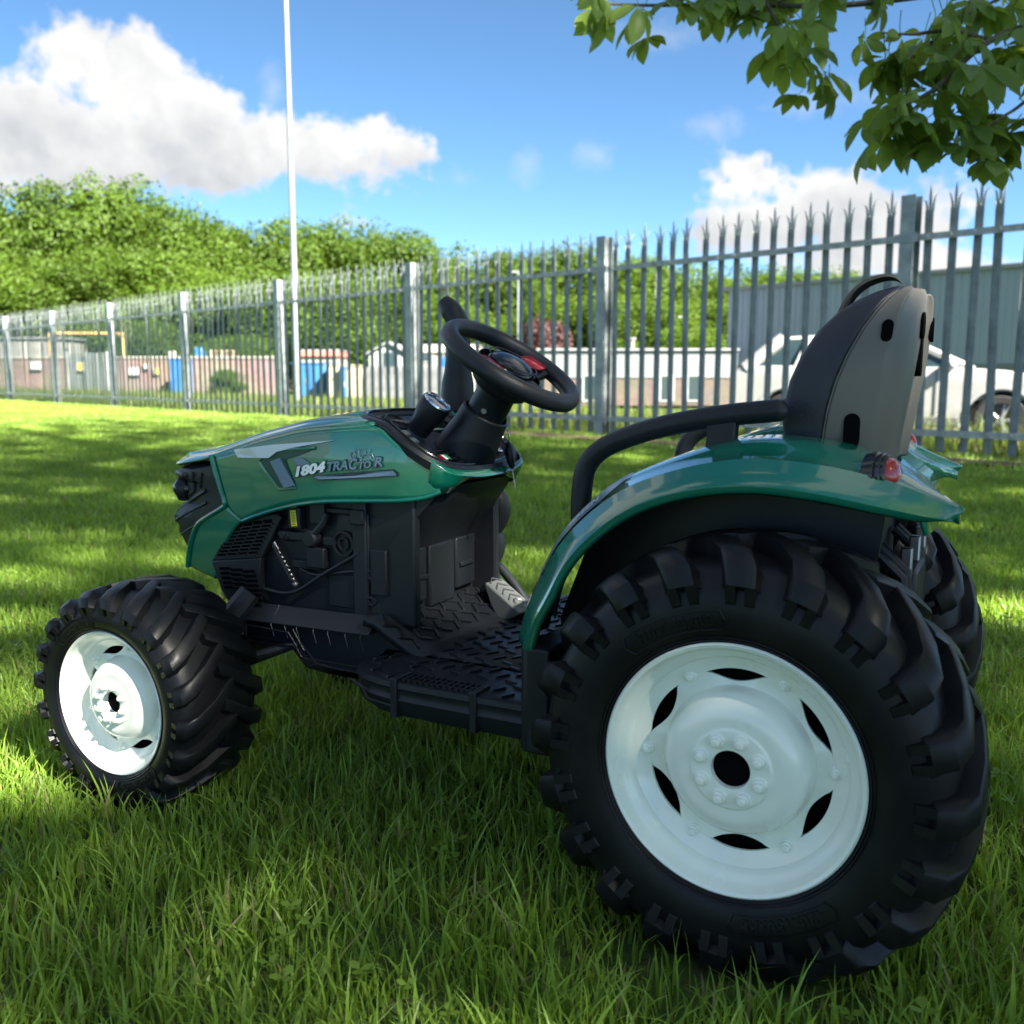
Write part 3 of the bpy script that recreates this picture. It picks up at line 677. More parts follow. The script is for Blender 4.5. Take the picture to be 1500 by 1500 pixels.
tag(t, 'low building with pale boards over dark brick left of the car', 'building')
# warehouse with ribbed cladding running away to the left
A = np.array([9.05, 41.0]); B = np.array([16.9, 31.7]); d = (B - A) / np.linalg.norm(B - A); Lw = 26; Hw = 4.0
t = empty('warehouse', (A[0], A[1], 0), math.atan2(d[1], d[0])); zc0 = .9
panel = MB(); pw = 1.0; rows = []
pr = []
for k in range(4): o_ = k * .25; pr += [(o_, 0), (o_ + .15, 0), (o_ + .175, -.04), (o_ + .225, -.04)]
pr.append((1.0, 0))
panel.loft([[(x, y, z) for x, y in pr] for z in (zc0, Hw - .02)]); pmz = panel.mesh('cladding_panel', 20, recalc=False); pmz.materials.append(m_clad)
for i in range(Lw): o = link('cladding_panel', pmz, t); o.location.x = i * pw
MB().box((Lw / 2, .25, (zc0 - .8) / 2), (Lw, .4, zc0 + .8)).obj('plinth', m_clad2, t)
nb_ = 8
for i in range(nb_):
    MB().box((Lw / 2, -.005, -.5 + (i + .5) * (zc0 + .5) / nb_), (Lw, .06, (zc0 + .5) / nb_ - .025)).obj('plinth_board', m_clad2, t)
MB().box((Lw / 2, 6, (Hw - 1) / 2), (Lw - .02, 11.6, Hw + .9)).obj('wall', m_clad, t); MB().box((Lw / 2, 5.9, Hw + .06), (Lw + .3, 12.2, .14)).obj('roof_edge', m_flash, t)
tag(t, 'long low warehouse with ribbed pale blue cladding behind the car', 'warehouse')
t = empty('tall_block', (19.6, 34.0, 0), math.atan2(d[1], d[0])); MB().box((5, 2, 3.2), (9, 6, 6.4)).obj('wall', m_mgrey, t)
MB().box((5, 2, 6.45), (9.3, 6.3, .16)).obj('roof_edge', m_flash, t)
for i in range(8): MB().box((.9 + i * 1.1, -1.02, 3.2), (.06, .05, 6.2)).obj('rib', m_mgrey, t)
tag(t, 'taller grey block above the warehouse roof at the right edge', 'building')

# ------------------------------------------------------------------ white car behind the fence
def build_car(loc, rz):
    t = empty('parked_car', loc, rz)
    # x forwards, side outline of a compact off-roader
    Lh, Wd = 2.18, .92
    body = [(-2.12, .42), (-2.18, .62), (-2.14, .92), (-2.05, 1.02), (-1.6, 1.05), (-.4, 1.03), (.75, 1.02), (1.35, .98), (1.85, .90), (2.08, .80), (2.16, .62), (2.17, .42), (2.05, .28), (1.9, .26)]
    def arch(cx, r, n=10): return [(cx + r * math.cos(a), .34 + r * math.sin(a)) for a in np.linspace(-.15, math.pi + .15, n)]
    fa = [(x, z) for x, z in arch(1.33, .41)]; ra = [(x, z) for x, z in arch(-1.34, .41)]
    outline = body + fa + [(.9, .24), (-.9, .24)] + ra + [(-1.85, .28), (-2.05, .32)]
    b = MB(); n = len(outline); rows = []
    for y, ins in ((-Wd, .05), (-Wd * .985, .0), (-.5, 0), (.5, 0), (Wd * .985, 0), (Wd, .05)):
        rows.append([(x * (1 - .012 * (abs(y) > .6)), y, z + (0 if z < .5 else -ins * .5)) for x, z in outline])
    o0 = len(b.v); b.loft(rows, close_v=True)
    b.add(rows[0], [tuple(range(n))]); b.add(rows[-1], [tuple(range(n - 1, -1, -1))]); b.obj('body', m_car, t, 30, bevel=.03)
    def cab(z, xs, w): return [(xs[0], -w, z), (xs[1], -w, z), (xs[1], w, z), (xs[0], w, z)]
    b = MB(); b.loft([cab(.98, (-2.0, .95), .86), cab(1.12, (-1.92, .72), .83), cab(1.28, (-1.72, .42), .76), cab(1.41, (-1.45, .08), .68)], close_v=True, caps=True); b.obj('glasshouse', m_glass, t, 30)
    b = MB(); b.loft([cab(1.405, (-1.56, .12), .70), cab(1.45, (-1.42, -.08), .66), cab(1.47, (-1.2, -.4), .55)], close_v=True, caps=True); b.obj('roof', m_car, t, 40, bevel=.02)
    for s in (-1, 1):
        for (p0, p1, th) in (((.93, .865, 1.0), (.06, .69, 1.42), .05), ((-.35, .87, 1.0), (-.45, .70, 1.42), .05), ((-1.25, .87, 1.0), (-1.1, .70, 1.42), .06), ((-1.95, .85, 1.0), (-1.46, .69, 1.42), .10)):
            q0, q1 = Vector((p0[0], s * p0[1], p0[2])), Vector((p1[0], s * p1[1], p1[2])); MB().tube([q0, q0.lerp(q1, .5) + Vector((0, s * .03, 0)), q1], th, 6).obj('pillar', m_car, t)
        for cx in (1.33, -1.34):
            w = empty('wheel', (cx, s * .80, .345), 0, t)
            MB().lathe([(.22, .11), (.30, .115), (.335, .09), (.345, .05), (.345, -.09), (.30, -.11)], 28, (0, 0, 0), (0, s, 0)).obj('tyre', m_tyre, w)
            b = MB().lathe([(.235, .10), (.225, .105), (.215, .06), (.21, .0)], 28, (0, 0, 0), (0, s, 0)); b.cyl((0, s * .06, 0), (0, s, 0), .05, .04, 16)
            for k in range(5):
                a = k * 2 * math.pi / 5
                for da in (-.13, .13):
                    b.tube([(.04 * math.cos(a), s * .085, .04 * math.sin(a)), (.215 * math.cos(a + da), s * .07, .215 * math.sin(a + da))], .017, 5)
            b.obj('rim', m_alloy, w); MB().cyl((0, s * -.02, 0), (0, s, 0), .21, .02, 24).obj('brake_disc', m_dgrey, w)
            b = MB()   # dark arch trim
            b.loft([[(cx + rr * math.cos(a), s * yy, .34 + rr * math.sin(a)) for rr, yy in ((.405, .90), (.405, .935), (.455, .932), (.455, .90))] for a in np.linspace(0, math.pi, 16)], close_v=True); b.obj('arch_trim', m_dgrey if False else m_car, t)
        b = MB().box((1.98, s * .66, .79), (.34, .40, .10)); b.obj('headlight', m_glass, t, bevel=.03)
        b = MB().box((-2.08, s * .72, .88), (.16, .26, .16)); b.obj('tail_light', M['red'], t, bevel=.03)
        MB().sphere((.72, s * .98, 1.06), .12, 12, 8, (.6, .9, .65)).obj('mirror', m_car, t)
        MB().box((.0, s * .925, .32), (1.7, .04, .12)).obj('sill', m_dgrey, t, bevel=.01)
        for x in (.55, -.42): MB().box((x, s * .927, .63), (.012, .012, .7)).obj('door_gap', m_dgrey, t)
        for x in (-.28, -1.0): MB().box((x, s * .935, .90), (.2, .03, .035)).obj('door_handle', m_car, t, bevel=.008)
    MB().box((2.15, 0, .62), (.07, 1.0, .16)).obj('grille', m_dgrey, t, bevel=.02); MB().box((2.14, 0, .38), (.08, 1.5, .14)).obj('lower_grille', m_dgrey, t, bevel=.02)
    MB().box((0, 0, .40), (3.9, 1.5, .3)).obj('underbody', m_dgrey, t)
    return tag(t, 'white off-road style car parked beyond the fence behind the seat', 'car')
cx_, cy_ = 5.45, 13.7
build_car((cx_, cy_, gz(cx_, cy_) - .06), R(-27))
# ------------------------------------------------------------------ the ride-on tractor (x forwards, y to its left, z up)
tr = empty('ride_on_tractor', (TX, TY, 0), math.pi - TA)
tag(tr, 'green ride-on toy tractor with white wheels and grey seat on the lawn', 'tractor')

# ---- wheels
def interp(tab, y): return float(np.interp(y, [t[0] for t in tab], [t[1] for t in tab]))
def fr_(r, kr): return r if kr == 1 else .0905 + (r - .1145) * (.1462 - .0905) / (.205 - .1145)
def tyre_mesh(s, kr, ky, nl):
    """s = side the outer face looks to; kr, ky scale radius and width"""
    b = MB(); half = [(.0, .189), (.025, .1885), (.048, .186), (.060, .1815), (.068, .173), (.0735, .158), (.075, .142), (.0725, .127), (.068, .1195), (.0665, .1165), (.058, .1145)]
    prof = [(r, y) for y, r in half[::-1]] + [(r, -y) for y, r in half[1:]]
    b.lathe([(fr_(r, kr), y * ky * s) for r, y in prof], 96, (0, 0, 0), (0, 1, 0))
    top = [(.0755, .1535), (.0785, .1700), (.0745, .1885), (.060, .1998), (.030, .2040), (.006, .2050), (-.010, .2045)]
    bas = [(.0725, .1510), (.0700, .1650), (.0630, .1780), (.047, .1845), (.028, .1870), (.005, .1880), (-.012, .1880)]
    th = [.0, .0, .012, .055, .150, .255, .315]; hw = [.0115, .0125, .0135, .0132, .0125, .0118, .0105]
    def P3(y, r, a, side): return (fr_(r, kr) * math.cos(a), y * ky * s * side, fr_(r, kr) * math.sin(a))
    for side in (1, -1):
        for k in range(nl):
            a0 = 2 * math.pi * (k + (.5 if side < 0 else 0)) / nl; rows = []
            for i in range(1, 7):
                (ty, trr), (by, br) = top[i], bas[i]; a = a0 - th[i]; h = hw[i] / trr * 1.02; hb = h * 1.42
                rows.append([P3(by, br, a - hb, side), P3(ty - .0015, trr - .0012, a - h, side), P3(ty, trr, a - h * .72, side), P3(ty, trr, a + h * .72, side), P3(ty - .0015, trr - .0012, a + h, side), P3(by, br, a + hb, side)])
            b.loft(rows, close_v=True, caps=True)
            for q in (-1, 1):           # forked foot of the lug on the shoulder
                rows = []
                for i in (0, 1):
                    (ty, trr), (by, br) = top[i], bas[i]; h = hw[i] / trr; m_ = a0 + q * h * .70; d_ = h * .36
                    rows.append([P3(by, br, m_ - d_ * 1.2, side), P3(ty, trr, m_ - d_, side), P3(ty, trr, m_ + d_, side), P3(by, br, m_ + d_ * 1.2, side)])
                b.loft(rows, close_v=True, caps=True)
    # moulded ribs round the bead
    for rr, yy in ((.122, .0708), (.1195, .0695)): b.lathe([(fr_(rr, kr) - .001, yy * ky * s), (fr_(rr, kr), (yy + .0014) * ky * s), (fr_(rr, kr) + .001, yy * ky * s)], 96, (0, 0, 0), (0, 1, 0))
    return b
def sidewall_text(b, txt, s, kr, ky, ang, size, flip=False):
    """raised letters bent round the side wall inside a capsule outline"""
    vs, fs = text_mesh(txt, size, bold=.0003, ext=.0006); w = max(v[0] for v in vs); hh = size * .7; rm_ = fr_(.1385, kr)
    def mp(x, y, z):
        a = ang + s * (x - w / 2) / rm_
        r_ = rm_ + (y - hh / 2); yy = interp([(fr_(.1165, kr), .0668), (fr_(.127, kr), .0728), (fr_(.142, kr), .0752), (fr_(.158, kr), .0738)], r_)
        return (r_ * math.cos(a), s * (yy * ky + .0004 + z), r_ * math.sin(a))
    b.add([mp(*v) for v in vs], fs)
    m_ = .006; line = [(-m_, -m_ * .6), (w + m_, -m_ * .6), (w + m_ * 1.8, hh / 2), (w + m_, hh + m_ * .6), (-m_, hh + m_ * .6), (-m_ * 1.8, hh / 2)]
    pts = []
    for i in range(6):
        p, q = np.array(line[i]), np.array(line[(i + 1) % 6])
        for t in np.linspace(0, 1, 8, endpoint=False): c = p + (q - p) * t; pts.append(mp(c[0], c[1], .0002))
    b.tube(pts + [pts[0]], .0008, 4, caps=False)
def rim_parts(w, s, k, lobes, ky=1.0):
    b = MB(); prof = [(.1135, .058), (.1163, .0655), (.1168, .0685), (.1150, .0700), (.1120, .0685), (.1085, .0600), (.1060, .0560), (.1025, .0545), (.1000, .0510), (.0980, .0472), (.0975, .0455), (.1000, .0400), (.1100, .0180), (.1100, -.055)]
    b.lathe([(r * k, y * ky * s) for r, y in prof], 96, (0, 0, 0), (0, 1, 0)); b.obj('rim', M['white'], w, 40)
    # pressed centre disc: six flats leave lens-shaped openings against the barrel
    b = MB(); n = 144; rows = []
    def dy_(r_): return .0335 + max(0, r_ - .078) ** 1.15 * 1.22
    def pt(r_, y, j): a = 2 * math.pi * j / n; return (r_ * k * math.cos(a), y * ky * s, r_ * k * math.sin(a))
    def lens(j):
        q = abs(((2 * math.pi * j / n + lobes) % (math.pi / 3)) - math.pi / 6); return .0130 * math.cos(q / .32 * math.pi / 2) ** .8 if q < .32 else 0
    ri = [.0845 - lens(j) * .90 for j in range(n)]; ro = [.0845 + lens(j) * .10 for j in range(n)]
    inner = [(.0172, .0560), (.0174, .0620), (.0178, .0635), (.0200, .0640), (.0355, .0640), (.0375, .0622), (.0400, .0622), (.0440, .0632), (.0520, .0622), (.0580, .0590), (.0632, .0530), (.0668, .0450), (.0682, .0390), (.0694, .0350)]
    rows = [[pt(r_, y, j) for j in range(n)] for r_, y in inner] + [[pt(ri[j], dy_(ri[j]), j) for j in range(n)], [pt(ri[j], dy_(ri[j]) - .003, j) for j in range(n)]]
    b.loft(rows, close_v=True)
    rows = [[pt(ro[j], dy_(ro[j]) - .003, j) for j in range(n)], [pt(ro[j], dy_(ro[j]), j) for j in range(n)]] + [[pt(r_ + (ro[j] - .0845) * (.0985 - r_) / .014, dy_(r_), j) for j in range(n)] for r_ in (.0885, .0930, .0985)]
    b.loft(rows, close_v=True); b.obj('wheel_disc', M['white'], w, 40)
    MB().cyl((0, s * .012 * ky, 0), (0, s, 0), .0985 * k, .008, 48).obj('opening_shade_disc', M['dark'], w)  # dark disc added behind the openings in place of their shade
    MB().cyl((0, s * .045 * ky, 0), (0, s, 0), .0173 * k, .0125 * ky, 24).obj('hub_hole_shade', M['dark'], w)  # dark plug that paints the shade in the hub hole
    nm = MB().lathe([(.0001, .0088), (.0022, .0086), (.0034, .0072), (.0036, .0042), (.0048, .0038), (.0052, .0008), (.0066, .0), (.0066, -.001)], 12, (0, 0, 0), (0, 1, 0)).mesh('wheel_nut', 35); nm.materials.append(M['white'])
    for j in range(8):
        a = 2 * math.pi * j / 8 + .32; o = link('wheel_nut', nm, w); o.location = (.0280 * k * math.cos(a), s * .0638 * ky, .0280 * k * math.sin(a)); o.scale = (k * 1.2, k * s * 1.1, k * 1.2)
    for j in range(6):
        a = math.pi / 3 * j - lobes; o = link('wheel_nut', nm, w); o.location = (.0860 * k * math.cos(a), s * .0378 * ky, .0860 * k * math.sin(a)); o.scale = (k, k * s * .9, k)
def wheel(name, x, y, z, s, kr, ky, k, nl, txt, lobes, roll, ta, label, steer=0):
    w = empty(name, (x, y * s, z), 0, tr); w['label'] = label; w.rotation_euler = (0, 0, steer)
    b = tyre_mesh(s, kr, ky, nl)
    if roll:
        c_, s_ = math.cos(roll), math.sin(roll); b.v = [(p[0] * c_ - p[2] * s_, p[1], p[0] * s_ + p[2] * c_) for p in b.v]
    sidewall_text(b, txt, s, kr, ky, ta, .0155 * kr, False); sidewall_text(b, txt, s, kr, ky, ta + math.pi, .0155 * kr, False)
    b.obj('tyre', M['rubber'], w, 38, recalc=True); rim_parts(w, s, k, lobes, ky)
for s, sd in ((1, 'left'), (-1, 'right')):
    wheel('rear_wheel', 0 if s > 0 else .022, .232, .2050, s, 1.0, 1.0, 1.0, 20, '420x150xR8', .05, .04, R(67) if s > 0 else R(113), 'large %s rear wheel with white rim and lugged tyre' % sd)
    wheel('front_wheel', .776, .2575, .1450, s, .713, .89, .79, 20, '300x120xR8', .35, .1, R(62) if s > 0 else R(118), 'small %s front wheel with white rim and lugged tyre' % sd)

# ---- bonnet
def hy(x, z): return .1335 - .09 * max(0, x - .70) - 1.3 * max(0, z - .425) ** 2 - 1.5 * max(0, .475 - x) ** 1.5 - .10 * max(0, .56 - x) - .5 * max(0, .36 - z) ** 1.5
lo1 = [(.422, .408), (.440, .4010), (.468, .3970), (.50, .395), (.57, .391), (.62, .384), (.66, .3745), (.695, .364), (.722, .3545), (.750, .372)]
up1 = [(.423, .4345), (.446, .450), (.475, .4700), (.506, .4890), (.57, .4855), (.62, .480), (.66, .4715), (.70, .4620), (.74, .4510), (.776, .4405)]
lo2 = [(.722, .3545), (.738, .343), (.753, .327), (.768, .305), (.782, .284), (.797, .262)]
up2 = [(.750, .372), (.785, .3560), (.812, .3420), (.830, .3200), (.842, .2980), (.852, .2760)]
def strip(s, lo, hi, n, nn=4):
    L1, H1 = curve(lo, nn), curve(hi, nn); return [[(*(p := a + (c - a) * t)[:1], s * hy(p[0], p[1]), p[1]) for t in np.linspace(0, 1, n)] for a, c in zip(L1, H1)]
vent_poly = [(.684, .437), (.668, .4525), (.590, .4585), (.615, .4495), (.640, .4425), (.622, .4060), (.652, .4020)]
b = MB()
for s in (1, -1): b.loft(strip(s, lo1, up1, 12, 5)); b.loft(strip(s, lo2, up2, 12, 6))
b.obj('bonnet_side', M['green'], tr, 40, solid=.004)
for s in (1, -1):   # rounded bead round the grille opening
    e = [(x, s * (hy(x, z) + .001), z) for x, z in curve([(.778, .4415), (.771, .422), (.762, .398), (.754, .3765), (.762, .3690), (.785, .358), (.812, .3435), (.831, .320), (.843, .298), (.853, .275)], 4)]
    MB().tube(e, .0035, 8).obj('bonnet_bead', M['green'], tr)
    e = [(x, s * (hy(x, z) - .001), z) for x, z in curve(lo1[:9], 4)]; MB().tube(e, .0028, 8).obj('bonnet_bead', M['green'], tr)
top = [(x, hy(x, z), z) for x, z in curve(up1[3:], 4)] + [(.80, .1215, .4350), (.83, .1160, .4300), (.86, .1075, .4255), (.880, .0970, .4220), (.893, .0800, .4190), (.900, .052, .4170), (.902, .020, .4162)]
rows = []
for (x, y, z) in top:
    k = min(y / .10, 1); half_ = [(y, 0), (y - .004 * k, .0032), (y * .84, .0085 * k), (y * .76, .0115 * k), (y * .735, .0145 * k), (y * .40, .0185 * k), (0, .0195 * k)]
    xs = [x + (.0 if x < .76 else .010 * sst(x, .76, .88) * (1 - q / max(y, .001))) for q, _ in half_]
    pr_ = [(xx, q, (z + d_) if (xx > .500 + .078 * (1 - (q / .112) ** 2 if q < .112 else 0)) else .478) for xx, (q, d_) in zip(xs, half_)]; rows.append(pr_ + [(a_, -b_, c_) for a_, b_, c_ in pr_[-2::-1]])
MB().loft(rows).obj('bonnet_top', M['green'], tr, 30, solid=.003)
# ---- grille and headlights (black nose)
zs = [.4265, .4180, .412, .404, .400, .370, .364, .356, .349, .342, .333, .325, .318, .300, .262]
fx = [.850, .889, .894, .892, .876, .872, .884, .896, .9055, .9045, .897, .8985, .895, .886, .868]
rows = []
for z, x in zip(zs, fx):
    xr = .70; hw = min(hy(.775, z) - .004, .121); pl = [(xr, hw), (.755, hw), (x - .065, hw - .004), (x - .025, hw - .018), (x - .006, hw - .042), (x, .045), (x + .002, 0)]
    rows.append([(px, py, z) for px, py in pl] + [(px, -py, z) for px, py in pl[-2::-1]])
MB().loft(rows, caps=False).obj('grille', M['black'], tr, 25, bevel=.0015)
for s in (1, -1):
    def gy_(x, z):
        xf_ = float(np.interp(z, zs[::-1], fx[::-1])); hw = min(hy(.775, z) - .004, .121); pl = [(.70, hw), (.755, hw), (xf_ - .065, hw - .004), (xf_ - .025, hw - .018), (xf_ - .006, hw - .042), (xf_, .045)]
        return float(np.interp(x, [q_[0] for q_ in pl], [q_[1] for q_ in pl]))
    for (a_, c_, r_) in (((.9040, .3475), (.800, .3900), .0034), ((.8970, .3330), (.800, .3730), .0026), ((.8860, .3620), (.830, .3880), .0030), ((.830, .3880), (.824, .4150), .0028), ((.812, .3935), (.806, .4150), .0022), ((.885, .3140), (.790, .3530), .0016)):
        MB().tube([(x, s * gy_(x, z), z) for x, z in ((a_[0] + (c_[0] - a_[0]) * t, a_[1] + (c_[1] - a_[1]) * t) for t in np.linspace(0, 1, 14))], r_, 6).obj('grille_rib', M['black'], tr)
    h = MB().sphere((.868, s * .092, .387), .0165, 20, 14, (1.15, .95, .95)).obj('headlight', M['gloss'], tr); MB().lathe([(.0172, .006), (.0185, .008), (.0190, .004), (.0180, -.004)], 24, (.868, s * .090, .387), (.9, s * .42, .05)).obj('bezel', M['black'], h)
    MB().box((.862, s * .0985, .4095), (.050, .016, .008), Matrix.Rotation(s * -.55, 3, 'Z')).obj('light_hood', M['black'], tr, bevel=.003)
# ---- bonnet decals and side vents
def on_side(pts, s, off): return [(x, s * (hy(x, z) + off), z) for x, z in pts]
def decal(name, poly, m, off, par=tr, n=6):
    for s in (1, -1):
        b = MB(); P_ = []
        for i in range(len(poly)):
            p, q = np.array(poly[i]), np.array(poly[(i + 1) % len(poly)])
            for t in np.linspace(0, 1, n, endpoint=False): P_.append(tuple(p + (q - p) * t))
        f = on_side(P_, s, off); g = on_side(P_, s, off - .0006); k = len(f)
        b.add(f + g, [tuple(range(k)), tuple(range(2 * k - 1, k - 1, -1))] + [(i, (i + 1) % k, k + (i + 1) % k, k + i) for i in range(k)])
        b.obj(name, m, par, 0)
decal('stripe_decal', [(.7300, .4515), (.662, .4605), (.559, .4695), (.628, .4575), (.653, .4515), (.666, .4430), (.722, .4412)], M['silver'], .0034)
m_vent = mat('vent_recess', (.002, .045, .030), .4, var=.1)
for s in (1, -1):   # scooped vent: raised rim, dark green floor, grey louvre
    P_ = on_side(vent_poly, s, .0012); k = len(P_); c = np.mean(P_, axis=0)
    inn = on_side([(x + (c[0] - x) * .10, z + (c[2] - z) * .10) for x, z in vent_poly], s, .0016)
    b = MB(); b.add(inn, [tuple(range(k))]); v = b.obj('side_vent', m_vent, tr, 0)
    MB().tube(on_side([vent_poly[i] for i in (2, 1, 0, 6, 5)], s, .0005), .0026, 8).obj('vent_lip', M['green'], v)
    lv = [(.664, .4385), (.647, .4440), (.6235, .4085), (.6410, .4040)]
    MB().add(on_side(lv, s, .0042) + on_side(lv, s, .0010), [(0, 1, 2, 3), (0, 1, 5, 4), (1, 2, 6, 5), (2, 3, 7, 6), (3, 0, 4, 7)]).obj('louvre', M['slate'], v, 0, bevel=.0008)
def side_text(name, txt, x0, z0, slope, size, bold, shear, m, off, width=None, space=1.0):
    vs, fs = text_mesh(txt, size, bold=bold, shear=shear, space=space); w = max(v[0] for v in vs); sc = (width / w) if width else 1
    for s in (1, -1):
        # letters run to the rear on the left flank, to the front on the right flank
        def mp(v):
            d = v[0] * sc; x = x0 - d if s > 0 else (x0 - w * sc) + d; z = z0 + v[1] + slope * (x0 - x); return (x, s * (hy(x, z) + off), z)
        b = MB(); b.add([mp(v) for v in vs], fs); b.obj(name, m, tr, 0, recalc=False)
sl_ = .19
decal('badge_arrow', [(.6265, .4445), (.611, .4455), (.5965, .4375), (.6005, .4335), (.617, .4325)], M['slate'], .0018)
decal('badge_swoosh_edge', [(.596, .4225), (.585, .4173), (.467, .4275), (.468, .4318), (.474, .4362), (.592, .4235)], M['navy'], .0016)
decal('badge_swoosh', [(.592, .4218), (.584, .4186), (.4705, .4285), (.4712, .4310), (.475, .4345), (.588, .4228)], M['slate'], .0022)
side_text('badge_number', '1804', .6265, .4195, sl_, .0185, .0016, .18, M['navy'], .0019, .055); side_text('badge_number', '1804', .6258, .4202, sl_, .0170, .0009, .18, M['whitep'], .0026, .0530)
side_text('badge_word', 'TRA', .5715, .4296, .125, .0172, .0013, .18, M['navy'], .0019, .0335); side_text('badge_word', 'TRA', .5712, .4300, .125, .0160, .00045, .18, M['slate'], .0026, .0325)
side_text('badge_word', 'C', .5385, .4327, .125, .0200, .0013, .18, M['navy'], .0019, .0140); side_text('badge_word', 'C', .5383, .4332, .125, .0188, .0006, .18, M['slate'], .0026, .0132)
side_text('badge_word', 'TO', .5245, .4345, .125, .0128, .0011, .18, M['navy'], .0019, .0200); side_text('badge_word', 'TO', .5243, .4348, .125, .0120, .0004, .18, M['slate'], .0026, .0192)
side_text('badge_word', 'R', .5020, .4378, .125, .0172, .0013, .18, M['navy'], .0019, .0140); side_text('badge_word', 'R', .5018, .4382, .125, .0160, .00045, .18, M['slate'], .0026, .0130)
for s in (1, -1):   # outline of a little tractor over the word
    b = MB()
    def ln(p, r_=.00055, m=None): b.tube([(x, s * (hy(x, z) + .0022), z) for x, z in p], r_, 4)
    ln([(.5300, .4540), (.5290, .4590), (.5150, .4600), (.5145, .4530)]); ln([(.5240, .4590), (.5225, .4500), (.5180, .4480)]); ln([(.5145, .4535), (.5040, .4535), (.5020, .4500)]); ln([(.5090, .4535), (.5080, .4600)])
    ln([(.5130 + .0072 * math.cos(t), .4465 + .0062 * math.sin(t)) for t in np.linspace(-.3, 3.0, 12)]); ln([(.5325 + .004 * math.cos(t), .4515 + .004 * math.sin(t)) for t in np.linspace(0, 6.3, 12)])
    b.obj('badge_icon', M['slate'], tr, 0)
